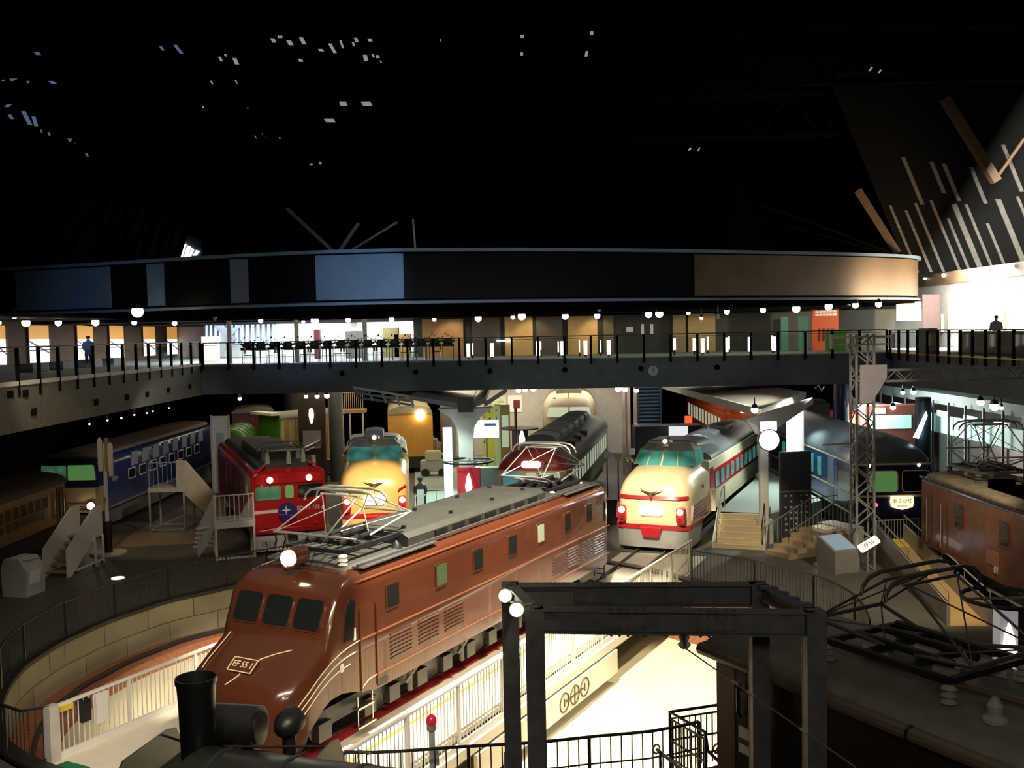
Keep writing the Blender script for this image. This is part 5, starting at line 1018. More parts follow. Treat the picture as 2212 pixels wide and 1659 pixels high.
# lattice mast and truss arm
LM = thing('catenary_mast', 'grey lattice catenary mast with a horizontal lattice arm reaching to the right edge', 'mast', (12.05,34.2,0))
hw = .3
def lattice(name, p, q, a, bdir, n, parent, w=.06):
    p = V(p); q = V(q); a = V(a); bb = V(bdir); o = MB()
    for s_ in (-1,1):
        for t_ in (-1,1): o.bar(p+a*s_+bb*t_, q+a*s_+bb*t_, w)
    c = o.build('chord' if name == 'arm' else 'corner_post', galv, parent, smooth=0); d = MB()
    for i in range(n):
        u, v = p.lerp(q, i/n), p.lerp(q, (i+1)/n); e = 1 if i % 2 == 0 else -1
        for t_ in (-1,1): d.bar(u+a*e+bb*t_, v-a*e+bb*t_, w*.6)
        for s_ in (-1,1): d.bar(u+bb*e+a*s_, v-bb*e+a*s_, w*.6)
    d.build('lacing', galv, parent, smooth=0)
lattice('mast', (0,0,0), (0,0,8.1), (hw,0,0), (0,hw,0), 16, LM, .07)
lattice('arm', (.3,0,6.66), (9,0,6.66), (0,0,.19), (0,.2,0), 22, LM, .06)
MB().prism([(-.2,6.15),(-.2,7.05),(.72,7.05),(.72,6.6),(.2,5.75),(-.2,5.75)], -.36, -.33).build('gusset_plate', mat('gusset',(.5,.46,.42),.5,metal=.2), LM, smooth=0)
MB().bar((-1.1,0,8.0),(1.1,0,8.0),.08).bar((-1.1,0,7.75),(1.1,0,7.75),.05).cyl((-1.05,0,7.6),(-1.05,0,8.1),.08,8).cyl((1.05,0,7.6),(1.05,0,8.1),.08,8).cyl((-.5,0,7.6),(-.5,0,7.8),.08,8).build('cross_arm', lgrey, LM); MB().cyl((-1.4,0,4.3),(0,0,4.35),.03,6).build('side_arm', galv, LM)
# ring lamps with lit panels
def ringlamp(label, x, y, z0, w, h, rr_, front, rmat=black):
    t = thing('ring_sign', label, 'sign', (x,y,0)); MB().tube([(rr_*cos(2*pi*i/40), rr_*sin(2*pi*i/40), z0+h+.28) for i in range(40)], .05, 6, closed=True).build('ring', rmat, t)
    b = MB().bar((-rr_,0,z0+h+.28),(rr_,0,z0+h+.28),.05).bar((0,-rr_,z0+h+.28),(0,rr_,z0+h+.28),.05); b.build('spoke', galv, t, smooth=0)
    MB().box(-w/2,-.18,0,w/2,.18,z0+h).build('panel', front, t, smooth=0); MB().lathe([(.03,-.2),(.09,0),(.17,.35),(.1,.75),(.02,1.0)], (0,-.17,z0+h-1.25), 12).build('lit_motif', signw, t)
    MB().box(-.06,-.2,z0+h*.25,.06,-.18,z0+h-1.2).build('lit_motif_stem', signw, t, smooth=0); return t
ringlamp('dark ring on a red lit panel behind the brown locomotive roof', -2.1, 46, .04, 1.05, 2.15, 1.15, mat('panel_red',(.5,.03,.05),.35,emit=.25))
ringlamp('dark ring on a white lit panel at the right edge', 11.5, 23.1, .0, .42, 1.65, .95, mat('panel_pale',(.55,.53,.55),.4,emit=.35)); MB().box(11.75,23.0,0,12.5,23.5,1.75)
t = thing('purple_board', 'dark purple panel standing beside the white lit panel at the right edge', 'board', (12.3,23.3,0)); MB().box(-.5,-.1,0,.5,.1,1.75).build('panel', mat('panel_purple',(.05,.02,.03),.3), t, smooth=0); MB().box(-.5,-.12,1.7,.5,.12,1.78).build('cap', dgrey, t, smooth=0)
# ---------------------------------------------------------------- left platform, winged roof, figure
struct('floor_platform_left', MB().prism([(-4.2,41.5),(-.9,41.5),(-.4,62),(-6.2,62)], 0, .04, 'z'), mat('platform_teal_lit',(.40,.50,.44),.6,noise=.06), smooth=0)  # pale teal colour holds the teal light lying on this floor
CL = thing('platform_roof', 'grey winged platform roof on a white flared pillar above the left platform', 'canopy', (-2.25,47.4,0))
MB().loft([[(-w,-d,z), (w,-d,z), (w,d,z), (-w,d,z)] for w, d, z, x in ((.36,.3,.04,0),(.34,.3,3.2,0),(.4,.32,3.9,0),(.7,.35,4.4,0),(1.3,.4,4.85,0))]).build('pillar', white, CL, smooth=50)
sl = mat('canopy_grey', (.20,.215,.215), .5)
for x0,z0,x1,z1,nm in ((-2.6,5.35,.2,4.75,'left_wing'),(.0,4.75,1.0,5.1,'right_wing')):
    MB().add([(x0,-.6,z0),(x1,-.6,z1),(x1,14,z1),(x0,14,z0),(x0,-.6,z0+.16),(x1,-.6,z1+.3),(x1,14,z1+.3),(x0,14,z0+.16)],[(0,1,2,3),(7,6,5,4),(0,4,5,1),(1,5,6,2),(2,6,7,3),(3,7,4,0)]).build(nm, sl, CL, smooth=0)
MB().box(-.3,-.8,4.7,.4,.0,5.35).build('gutter_end', dgrey, CL, smooth=0)
MB().slab([(.9,-.2,5.1),(2.0,.6,5.75),(2.0,.8,5.5),(.9,0,4.85)], .1, (0,1,0)).build('right_fin', lgrey, CL, smooth=0)
b = MB()
for dy in (0,.75):
    b.bar((-5.2,dy-.5,5.95-.4*dy),(-2.5,dy-.5,5.45-.3*dy),.12,.1).bar((-5.2,dy-.1,5.7-.4*dy),(-2.5,dy-.1,5.2-.3*dy),.12,.1)
    for i in range(5): x = -5.2+.66*i; z = 5.95-.122*i*1.0; b.bar((x,dy-.5,z-.4*dy),(x,dy-.1,z-.25-.4*dy),.1,.14)
b.build('slatted_wing', lgrey, CL, smooth=0)
ls = thing('lit_side_board', 'cool white lit strip board along the left platform, beside the flared pillar', 'sign', (-3.0,46.2,.04)); MB().box(-.25,-.08,.0,.15,.08,4.0).build('lit_panel', mat('cool_board',(.78,.97,1),emit=1.5), ls, smooth=0); MB().box(-.27,-.1,0,-.25,.1,4.02).build('frame', galv, ls, smooth=0)
def figure(label, loc, rz, top, legs, hat=None, apron=None, arm=0.25, h=1.7):
    t = thing('person', label, 'person', loc, rz); k = h/1.7; me = bpy.data.meshes.new('body')
    J = [((0,0,.92),.14),((0,0,1.15),.135),((0,0,1.38),.16),((0,0,1.5),.06),((0,.01,1.62),.1),((0,.01,1.7),.07)]; E = [(0,1),(1,2),(2,3),(3,4),(4,5)]
    def ch(a, pts):
        for p, r in pts: J.append((p, r)); E.append((a, len(J)-1)); a = len(J)-1
    for s_ in (-1,1):
        ch(0, [((s_*.1,0,.84),.1),((s_*.11,-.01,.48),.07),((s_*.11,.01,.08),.045),((s_*.12,-.14,.04),.035)])
        ch(2, [((s_*.2,0,1.4),.065),((s_*.26,.02,1.14),.05),((s_*.2,-arm,1.0),.038),((s_*.19,-arm-.12,.98),.03)])
    me.from_pydata([tuple(V(p)*k) for p, r in J], E, []); o = bpy.data.objects.new('body', me); C.objects.link(o); o.parent = t
    sm = o.modifiers.new('skin', 'SKIN'); me.skin_vertices[0].data[0].use_root = True
    for i, (p, r) in enumerate(J): me.skin_vertices[0].data[i].radius = (r*k, r*k*(.75 if i in (1,2) else 1))
    o.modifiers.new('sub', 'SUBSURF').render_levels = 2; me.materials.append(skin)
    MB().loft([[(w*k*cos(a), d*k*sin(a), z*k) for a in [2*pi*i/14 for i in range(14)]] for w, d, z in ((.2,.15,.78),(.19,.145,1.0),(.21,.15,1.3),(.2,.13,1.42),(.09,.08,1.5))]).build('jacket', top, t, smooth=50)
    b = MB()
    for s_ in (-1,1): b.cyl((s_*.1*k,0,.86*k),(s_*.11*k,-.01,.48*k),.115*k,10,.085*k).cyl((s_*.11*k,-.01,.48*k),(s_*.11*k,.01,.1*k),.085*k,10,.07*k)
    b.build('trousers', legs, t, smooth=50); b = MB()
    for s_ in (-1,1): b.cyl((s_*.19*k,0,1.41*k),(s_*.26*k,.02,1.14*k),.08*k,8,.065*k).cyl((s_*.26*k,.02,1.14*k),(s_*.2*k,-arm*k,1.0*k),.065*k,8,.05*k)
    b.build('sleeve', top, t, smooth=50); MB().sph((0,.02*k,1.68*k),.11*k,sz=.8).build('hair', black, t)
    if hat: MB().lathe([(.12,1.70),(.13,1.74),(.15,1.79),(.04,1.83)], (0,0,0), 14).cyl((0,-.1,1.71),(0,-.16,1.70),.1,12).build('cap', hat, t)
    if apron: MB().loft([[(w, -.17-.02*(j), z) for w in (-.16,.16)]+[(w, -.2-.02*j, z) for w in (.16,-.16)] for j, z in enumerate((.45,.8,1.1,1.3))]).build('apron', apron, t, smooth=0)
    return t
figure('person in dark uniform and cap holding a white board, on the left platform', (-4.3,45.3,.04), 5, navycloth, navycloth, navycloth, whitecloth, .16, 1.75)
fence('hoop_rail', 'dark hoop rail behind the uniformed person on the left platform', [(-4.2,46.8),(-3.2,46.9)], z=.04, h=.95, step=.9, post=1.0)
figure('person in a blue top standing before the lit openings of the left gallery', (-21.0,49.5,7), 20, bluecloth, navycloth, h=1.6)
figure('person in pale top behind the counter of the right gallery', (24.0,49.3,7), -40, mat('grey_cloth',(.3,.28,.3),.9), navycloth)
# posts and lamps
def column(label, x, y, r, z0, z1, m): return tag(MB().cyl((x,y,z0),(x,y,z1),r,20).build('column', m, smooth=40), label, 'column')
column('dark column under the far gallery, left of the golden express', -14.6, 66, .55, 0, 5.5, black); column('dark column right of the three spotlights under the far gallery', -10.25, 57.5, .4, 0, 5.5, dgrey)
column('grey column behind the flared pillar of the left platform', -4.1, 63, .5, 0, 5.5, grey); column('dark blue column in front of the blue sleeping car roof', 18.2, 55, .42, 0, 5.5, navy); column('dark blue column behind the dull brown locomotive', 16.3, 39.4, .3, 0, 5.5, mat('column_blue',(.02,.04,.06),.4))
column('slim brown column behind the small silver car stop, under the far gallery', 7.0, 61, .25, 0, 5.5, mat('col_brown',(.3,.24,.2),.5))
# ---------------------------------------------------------------- gallery railings with glass
def grail(name, label, p, q, n, dia=.05, drop=.28, double=True):
    p = V(p); q = V(q); d = (q-p); t = thing(name, label, 'railing', p); pole = lambda k: d*(k/n)
    for k in range(n+1): c = pole(k); MB().box(c.x-dia/2,c.y-dia/2,-drop,c.x+dia/2,c.y+dia/2,1.08).build('post', matte, t, smooth=0)
    MB().bar((0,0,1.1),d+V((0,0,1.1)),.07,.05).build('top_rail', iron, t, smooth=0)
    if double: MB().bar((0,0,.98),d+V((0,0,.98)),.03,.03).build('second_rail', iron, t, smooth=0)
    for k in range(n):
        a, c = pole(k+.06), pole(k+.94); MB().slab([a+V((0,0,.1)),c+V((0,0,.1)),c+V((0,0,.92)),a+V((0,0,.92))], .012).build('glass_panel', pane, t, smooth=0)
    return t
grail('gallery_railing', 'dark railing with glass panes along the left gallery edge', (-16.0,22,7.14), (-16.0,51.2,7.14), 20, .1, .5)
grail('gallery_railing', 'dark railing with glass panes along the far gallery, across the hall', (-15.9,51.3,7.06), (18.6,49.3,7.06), 26, .11, .3)
grail('gallery_railing', 'dark railing with glass panes along the right gallery in front of the bright shop', (18.72,49.2,7.03), (18.72,25,7.03), 22, .1, .35)
# round vents in the far gallery fascia, and a clock
for k, x in enumerate((732,895,1058,1221,1385,1548)):
    c = Q(x, 808-(x-732)*.018, 50.0); MBv = MB(); y = 51.4-(c.x+16)*.0575
    tag(MBv.cyl((c.x,y-.05,c.z),(c.x,y+.1,c.z),.14,16).build('round_vent', matte), ORD[k]+' black round vent from the left in the far gallery fascia', 'vent', 'fascia vents')
c = Q(1411,801,50); ck = thing('wall_clock', 'round white wall clock on the far gallery fascia', 'clock', (c.x, 51.4-(c.x+16)*.0575, c.z)); MB().cyl((0,-.08,0),(0,.05,0),.25,24).build('face', mat('clock_face',(.5,.52,.52),.5,noise=0), ck); MB().bar((0,-.1,0),(0,-.1,.18),.02).bar((0,-.1,0),(.03,-.1,-.13),.02).build('hand', black, ck, smooth=0)
for k, (x, y) in enumerate(((22,852),(55,850),(73,890),(208,869),(275,858),(318,852),(364,843),(410,835),(266,894),(298,888),(322,882),(337,880),(353,877),(370,874),(388,868))):
    dd = P(x, y, 6.2); f = V((-15.99, 0, 0)); d_ = _f*FPX+_r*(x-CXP)-_u*(y-CYP); tt = -15.98/d_.x
    z = CAMH+d_.z*tt; yy = d_.y*tt
    if 5.55 < z < 6.9: tag(MB().box(-16.0,yy-.16,z-.12,-15.95,yy+.16,z+.12).build('wall_slot', matte, smooth=0), f'{ORD[k]} small dark slot in the stone fascia of the left gallery, counted from the left', 'vent', 'left fascia slots')
# left gallery: brown wall with lit openings
bw = mat('brown_brick_wall', (.12,.07,.045), .75, noise=.2, scale=4)
WX = -26.0
def onx(x, y, X=WX):
    d_ = _f*FPX+_r*(x-CXP)-_u*(y-CYP); t = X/d_.x; return V((X, d_.y*t, CAMH+d_.z*t))
struct('wall_gallery_left', MB().box(WX-.3,20,7,WX,80,9.9), bw, smooth=0)
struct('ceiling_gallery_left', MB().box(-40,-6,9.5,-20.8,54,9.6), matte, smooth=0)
winl = mat('bright_opening', (1,.98,.95), emit=1.6); wino = mat('orange_lit_wall_glow', (.85,.42,.10), emit=.55)  # orange glow stands for the lamplit wall above each opening
for k, (x0, x1) in enumerate(((-24,8),(57,102),(162,198),(232,264),(305,332),(356,380))):
    y0 = 703; a, c = onx(x0,y0), onx(x1,y0); zt_ = min(a.z, 9.5); z1 = onx(x0,733).z; zb = 7.25
    w = struct(f'window_{k+4}', MB().box(WX+.0,a.y,zb,WX+.06,c.y,z1), winl, smooth=0)
    MB().box(WX+.0,a.y,z1,WX+.07,c.y,zt_).build('glowing_lintel', wino, w, smooth=0); MB().box(WX,a.y-.08,zb,WX+.12,a.y,zt_).box(WX,c.y,zb,WX+.12,c.y+.08,zt_).build('window_frame', darkwood, w, smooth=0)
    MB().slab([(WX+.09,a.y,z1-.05),(WX+.09,c.y,z1-.75),(WX+.09,c.y,z1-.85),(WX+.09,a.y,z1-.15)], .02, (1,0,0)).build('blind_edge', lgrey, w, smooth=0)
for k in range(9):
    tag(MB().box(-22.6,30+3.1*k,7.0,-21.9,31.6+3.1*k,7.42).build('bench', mat('bench_dark',(.03,.03,.04),.6), bevel=.03), ORD[k]+' dark seat block from the left along the left gallery', 'bench', 'left gallery seats')
# far gallery: restaurant
struct('wall_restaurant', MB().box(-22.4,73,7,-6.0,73.3,9.35), mat('bright_wall',(.75,.74,.72),.7), smooth=0)
struct('wall_side_left', MB().box(-26.1,77.5,7,-21.5,77.8,9.35), mat('pinkish_wall',(.42,.37,.36),.7), smooth=0)
def winfar(n, x0, x1, y0, y1, m, D=72.8, bars=0):
    w = struct(f'window_{n}', MB().slab([Q(x0,y1,D),Q(x1,y1,D),Q(x1,y0,D),Q(x0,y0,D)], .05, (0,-1,0)), m, smooth=0); b = MB()
    for i in range(bars): x = x0+(x1-x0)*(i+.5)/bars; b.bar(Q(x,y0,D-.1), Q(x,y1,D-.1), .14)
    if bars: b.build('mullion', mat('mullion_blue',(.25,.32,.42),.5), w, smooth=0)
    return w
bluep = mat('blue_daylight', (.55,.78,1), emit=1.5)
winfar(10, 446, 476, 696, 738, bluep, 72.5, 3); winfar(11, 500, 592, 698, 742, bluep, 72.5, 8)
b = MB().bar(Q(470,700,71), Q(505,738,71), .5).bar(Q(520,700,71), Q(498,722,71), .25); struct('trim_9', b, mat('blue_grey_steel',(.14,.18,.24),.5), smooth=0)
winfar(12, 596, 758, 699, 740, mat('white_lit_wall',(1,.99,.96), emit=1.5), 72.6); winfar(13, 772, 902, 694, 722, mat('white_lit_wall2',(1,.98,.93), emit=1.15), 72.6)  # glowing panels stand for the lit back wall; no panes here
for k, x in enumerate((498,643,790)):
    a = Q(x,795,55); tag(MB().cyl((a.x,55,7),(a.x,55,9.35),.13,12).build('pillar', white), ['left','middle','right'][k]+' slim white pillar of the far gallery restaurant', 'pillar')
for x, y0, y1, m_, nm, lb in ((686,712,745,mat('banner_red',(.05,.004,.007),.8),'banner','red banner in the lit restaurant'),(765,715,745,dgrey,'cabinet','dark frame in the lit restaurant'),(845,708,735,mat('menu_olive',(.2,.18,.06),.5),'menu_board','olive menu board at the right of the restaurant'),(870,722,737,wood,'carton','tan carton on the restaurant counter'),(455,727,745,plaster,'planter','pale planter box at the left end of the restaurant')):
    a = Q(x,y1,62); z = Q(x,y0,62).z; w_ = .18 if nm == 'banner' else .5
    tag(MB().box(a.x-w_,61.8,7,a.x+w_,62.2,z).build(nm, m_, smooth=0), lb, nm.replace('_',' '))
sh = MB(); r_ = random.Random(2)
for i in range(55):
    c0 = V((r_.uniform(-.33,.33), r_.uniform(-.2,.2), .95+abs(r_.gauss(0,.12)))); u = V((r_.gauss(0,1),r_.gauss(0,1),r_.gauss(0,1))).normalized()*.09; w_ = u.cross(V((.3,.5,.8))).normalized()*.05
    sh.add([c0-u, c0+w_, c0+u, c0-w_], [(0,1,2,3)])
p0 = thing('potted_shrub', '', 'plant', (0,0,0)); MB().box(-.32,-.18,.72,.32,.18,.86).box(-.3,-.02,0,-.27,.02,.72).box(.27,-.02,0,.3,.02,.72).build('planter_stand', black, p0, smooth=0); sh.build('foliage', leaf, p0, smooth=0); MB().sph((0,0,.98),.26,1.1,.8,.75,10,6).build('foliage_core', leaf, p0)
for k in range(16):
    x = -14.2+.72*k; lb = ORD[k]+' dark potted shrub from the left in the row along the restaurant rail'
    if k == 0: p0.location = (x,53.6,7); p0['label'] = lb; p0['group'] = 'shrubs along the restaurant rail'
    else: dup(p0, (x,53.6,7), None, lb, 'shrubs along the restaurant rail')
ch = thing('dining_chair', '', 'chair'); MB().box(-.21,-.2,.44,.21,.2,.48).build('seat', black, ch, smooth=0); MB().box(-.21,.17,.55,.21,.2,.88).build('backrest', black, ch, smooth=0)
for x in (-.19,.19):
    for y in (-.18,.18): MB().cyl((x,y,0),(x,y,.46 if y < 0 else .86),.012,6).build('leg', chrome, ch)
tb = thing('dining_table', '', 'table'); MB().box(-.4,-.4,.7,.4,.4,.74).build('tabletop', white, tb, smooth=0); MB().cyl((0,0,0),(0,0,.7),.04,8).cyl((0,0,0),(0,0,.03),.25,14).build('pedestal', chrome, tb)
for k in range(6):
    x = -13.3+1.75*k; lt = ORD[k]+' white table from the left in the far gallery restaurant'
    if k == 0: tb.location = (x,52.75,7); tb['label'] = lt; tb['group'] = 'restaurant tables'
    else: dup(tb, (x,52.75,7), None, lt, 'restaurant tables')
    for j, dx in enumerate((-.62,.62)):
        lb = f"dark chair on the {['left','right'][j]} of the {ORD[k]} restaurant table"
        if k == 0 and j == 0: ch.location = (x+dx,52.7,7); ch.rotation_euler = (0,0,rad(90)); ch['label'] = lb; ch['group'] = 'restaurant chairs'
        else: dup(ch, (x+dx,52.7,7), 90-180*j, lb, 'restaurant chairs')
# far gallery, middle: wood and dark panels, lift doors
def wpanel(x0, x1, y0, y1, m, label, D=60, d=.3):
    a, c = Q(x0,y1,D), Q(x1,y0,D); return tag(MB().box(a.x,D,max(a.z,7),c.x,D+d,min(c.z,9.33)).build('wall_panel', m, smooth=0), label, 'panel', 'far gallery wall panels')
struct('wall_gallery_far', MB().box(-5.9,60.4,7,26,60.7,9.35), mat('dark_green_wall',(.03,.035,.03),.6), smooth=0)
wp = mat('light_wood', (.62,.40,.15), .5, noise=.1)
wpanel(914,1000,688,800,wood,'warm brown lit wood panel right beside the restaurant'); wpanel(1092,1150,684,800,wp,'lit yellow wood panel, first of the two pale ones in the far gallery'); wpanel(1228,1290,682,800,wp,'lit yellow wood panel, second of the two pale ones in the far gallery')
dkp = mat('dark_brown_panel', (.10,.075,.055), .5)
wpanel(1022,1080,684,800,dkp,'dark brown wall panel between the warm brown and the first yellow panel'); wpanel(1160,1214,683,800,dkp,'dark brown wall panel between the two yellow panels'); wpanel(1455,1481,680,800,mat('tan_panel',(.28,.22,.12),.5),'narrow tan wall panel right of the lift doors'); wpanel(1488,1545,676,800,mat('ochre_panel',(.35,.27,.12),.5),'ochre wall panel with dark lower part under two downlights')
wpanel(1305,1325,682,800,mat('olive_panel',(.12,.11,.05),.5),'narrow olive wall panel left of the lift doors')
for k, x in enumerate((1388,1408)): wpanel(x-3,x+3,700,722,mat('lift_window',(.35,.36,.34),emit=.3),['left','right'][k]+' pale window strip in the dark lift doors', 59.8, .1)
tag(MB().slab([Q(1353,717,60.37),Q(1368,717,60.37),Q(1368,706,60.37),Q(1353,706,60.37)], .03, (0,-1,0)).build('notice', mat('grey_notice',(.45,.46,.46),emit=.25), smooth=0), 'small pale notice left of the lift doors in the far gallery', 'sign')
for k, (x, w_, y0, y1) in enumerate(((1012,.16,742,774),(1019,.06,742,768),(1063,.18,741,773),(1163,.17,737,771),(1170,.05,738,757),(1209,.06,738,762),(1215,.17,737,769),(1256,.05,736,762),(1265,.16,736,768),(1303,.06,735,762),(1315,.16,735,767),(1457,.12,731,756),(1500,.14,731,758),(1518,.16,731,762),(1541,.08,728,757),(1569,.18,729,762),(1588,.07,727,756),(1620,.18,728,761),(1636,.08,727,755),(1672,.18,727,760),(1684,.08,725,754))):
    a, c = Q(x,y1,53.5), Q(x,y0,53.5); big = w_ > .1
    t = thing('light_tube', f"{ORD[k % 20] if k < 20 else 'rightmost'} upright lit tube from the left behind the far gallery rail", 'lamp', (a.x, 53.5 if big else 55, 7.0)); MB().cyl((0,0,0),(0,0,max(a.z-7,.12)),.05,8).build('stand', black, t); MB().cyl((0,0,max(a.z-7,.12)),(0,0,c.z-7),w_*.62,10).build('tube', mat('tube_lit',(1,.86,.72),emit=2.5), t)
tag(MB().slab([Q(1073,737,59.97),Q(1106,737,59.97),Q(1106,734,59.97),Q(1073,734,59.97)], .1, (0,-1,0)).build('light_bar', lampc, smooth=0), 'cool lit horizontal light bar behind the far gallery rail', 'lamp')
a = Q(1806,740,52); gt = thing('entrance_sign', 'orange-red entrance panel with white lettering at the right of the far gallery', 'sign', (a.x,57.5,7)); z = 2.2
MB().box(.4,-.1,0,1.9,.1,2.45).build('panel', mat('gate_orange',(.4,.06,.02),.5,emit=.1), gt, smooth=0); b = MB()
for i in range(4): b.box(.75+.26*i,-.13,.55,.87+.26*i,-.1,1.25)
b.build('dark_slot', maroon, gt, smooth=0); b = MB(); r_ = random.Random(4)
for j in range(2):
    b.box(.55,-.112,1.99+.18*j,1.8,-.1,2.11+.18*j)
    for i in range(6): b.box(.6+.19*i,-.13,2.0+.18*j,.6+.19*i+.07+.05*r_.random(),-.11,2.1+.18*j)
b.build('lettering', whitecloth, gt, smooth=0)
for k, (x, w_) in enumerate(((1692,.2),(1700,.0),(1732,.28),(1762,.2))):
    if w_: a = Q(x,770,59); tag(MB().box(a.x-w_,58.6,7,a.x+w_,58.8,9.0).build('glass_door', mat('door_green',(.12,.3,.2),.2,emit=.16), smooth=0), ['left','','middle','right'][k]+' green-tinted glass door at the right part of the far gallery', 'door')
a = Q(1805,735,54); tag(MB().box(a.x-.5,53.8,7,a.x+.5,54.2,8.2).build('cabinet', mat('cab_green',(.08,.2,.05),.5,emit=.1)), 'green-topped cabinet beside the orange-red entrance panel', 'cabinet')
# right: lit hall wall, signs, counter
struct('wall_shop', MB().box(27,30,7,27.3,80,10.8), mat('shop_white',(.85,.83,.78),.7), smooth=0)
for k in range(7):
    y = 46.5+2.6*k; tag(MB().box(26.8,y,7.9,26.98,y+1.6,9.0).build('poster', mat('poster_cream',(.8,.75,.6),.6), smooth=0), ORD[6-k]+' pale poster from the left on the bright shop wall', 'poster', 'shop wall posters')
tag(MB().slab([Q(1992,762,58),Q(2029,762,58),Q(2029,636,58),Q(1992,636,58)], .05, (0,-1,0)).build('poster', mat('poster_plum',(.016,.005,.006),.6,noise=.45,scale=1.2), smooth=0), 'plum and white picture poster beside the bright shop', 'poster')
tag(MB().slab([Q(1936,693,57),Q(1988,693,57),Q(1988,652,57),Q(1936,652,57)], .15, (0,-1,0)).build('lit_sign', mat('lit_sign_warm',(1,.9,.68),emit=1.5), smooth=0), 'warm lit sign box under the right end of the drum', 'sign')
tag(MB().box(22.0,30,7,22.6,49,7.95).build('counter', mat('counter_olive',(.16,.16,.11),.5), smooth=0), 'long olive shop counter behind the right gallery rail', 'counter')
tag(MB().box(21.95,30,7.95,22.7,49,8.02).build('shop_worktop', white, smooth=0), 'long white worktop on the olive shop counter', 'worktop')
tag(MB().box(18.9,45.1,7,19.3,46.2,8.2).build('bollard', mat('bollard_grey',(.2,.21,.2),.5)), 'grey upright box behind the right gallery rail', 'cabinet')
struct('wall_fascia_right', MB().box(26.2,30,10.8,27.6,80,11.5), mat('fascia_brown',(.10,.06,.03),.6), smooth=0)
for k in range(8):
    y = 46.5+2.7*k; t = thing('track_spotlight', ORD[7-k]+' small spotlight from the left above the bright shop front', 'lamp', (26.05,y,11.35), 0, 'shop front spotlights'); MB().bar((0,0,0),(.2,0,0),.05).build('stem', white, t); MB().sph((0,0,-.05),.13).build('lens', lampw2, t)
# glass display along the right under-gallery
struct('wall_glass_right', MB().box(24,30,2.3,24.2,70,3.3), mat('teal_strip',(.24,.45,.44),emit=.24), smooth=0)
gb = thing('glazing_frame', 'row of thin dark glazing bars before the lit teal strip under the right gallery', 'frame', (23.7,30,0))
for i in range(20): MB().box(0,2*i,0,.1,.1+2*i,4.1).build('glazing_bar', dgrey, gb, smooth=0)
struct('trim_10', MB().box(24.0,30,3.9,26.9,70,4.5), mat('teal_fascia',(.10,.15,.155),.7), smooth=0)
for k in range(8):
    y = 38+3.3*k; tag(MB().box(23.85,y,3.25,23.98,y+1.3,3.55).build('train_window', mat('window_white',(.8,.9,1),emit=.8), smooth=0), ORD[7-k]+' small white window from the left in the dark train body under the right gallery', 'window', 'right under-gallery windows')
struct('wall_train_dark', MB().box(23.9,30,0,24.3,70,2.28), mat('far_train_green',(.02,.03,.028),.3), smooth=0)
# ---------------------------------------------------------------- lamps, one thing each
def bulb(name, label, p, r, m=lampw, group=None, top=None):
    t = thing(name, label, 'lamp', p, 0, group); MB().lathe([(.03,r+.12),(r*.7,r+.05),(r*.9,r*.6),(r*.8,r*.4)], (0,0,0), 12).build('housing', black, t); MB().sph((0,0,0),r,n=12,m=8).build('lens', m, t)
    if top: MB().cyl((0,0,r+.05),(0,0,max(top-p[2],r+.1)),.025,6).build('stem', black, t)
    return t
far = [(563,693,.16),(655,695,.12),(680,693,.26),(752,691,.18),(846,690,.18),(938,690,.14),(1033,688,.22),(1108,685,.15),(1127,683,.26),(1221,683,.22),(1290,682,.2),(1401,679,.24),(1424,678,.26),(1487,676,.14),(1515,687,.12),(1570,673,.2),(1648,670,.2),(1720,667,.27),(1790,662,.26),(1848,659,.22),(1898,657,.22)]
NUM = ['left-most']+[ORD[i]+' from the left' for i in range(1,20)]+['right-most']
for k, (x, y, r) in enumerate(far):
    D = 52 if k < 13 else 53; bulb('downlight', f'{NUM[k]} glaring downlight along the far gallery ceiling edge', Q(x,y,D), r*.78, lampw, 'far gallery downlights', 9.5)
for k, (x, y, r, D) in enumerate(((-2,697,.12,45),(56,697,.24,47),(126,697,.2,49),(206,696,.24,51),(290,697,.17,53),(377,698,.18,55))): bulb('downlight', ORD[k]+' downlight from the left along the left gallery ceiling', Q(x,y,D), r*.8, lampw, 'left gallery downlights', 9.9)
bulb('floodlight', 'large glaring floodlight hanging left, above the left gallery', Q(297,673,46), .27, lampw, None, 9.9)
bulb('floodlight', 'small flat lamp high at the left edge above the gallery downlights', Q(31,682,45), .14, lampw2, None, 10)
for k, (x, y, ang) in enumerate(((465,686,30),(1294,668,-30),(1834,660,-40),(1551,684,-20))):
    t = thing('track_spotlight', ORD[k]+' small white track spotlight from the left under the drum', 'lamp', Q(x,y,55 if x > 1800 else 51), 0, 'track spotlights'); a = rad(ang); MB().cyl((0,0,.75),(0,0,.1),.02,6).build('stem', white, t); MB().cyl((.12*sin(a),0,.12*cos(a)),(-.12*sin(a),0,-.12*cos(a)),.09,10).build('head', white, t)
und = [(518,861,.14,56,0),(661,856,.16,55,0),(685,856,.17,55,0),(706,855,.2,55,0),(1038,845,.16,58,0),(1120,843,.2,60,0),(1134,842,.2,60,0),(1152,839,.26,60,0),(1336,840,.24,57,0),(1350,841,.22,57,0),(1375,843,.18,57,0),(1950,848,.16,53,0),(1929,880,.2,53,0),(1973,847,.2,53,0),(2118,869,.2,42,0),(2148,878,.26,42,0),(2163,881,.12,42,0),(1630,885,.2,41,0)]
for k, (x, y, r, D, q) in enumerate(und): bulb('spotlight', f'{ORD[k]} glaring spotlight from the left under the galleries, above the exhibits', Q(x,y,D), r*.75, lampw if x < 1900 else lampc, 'under-gallery spotlights', 5.52)
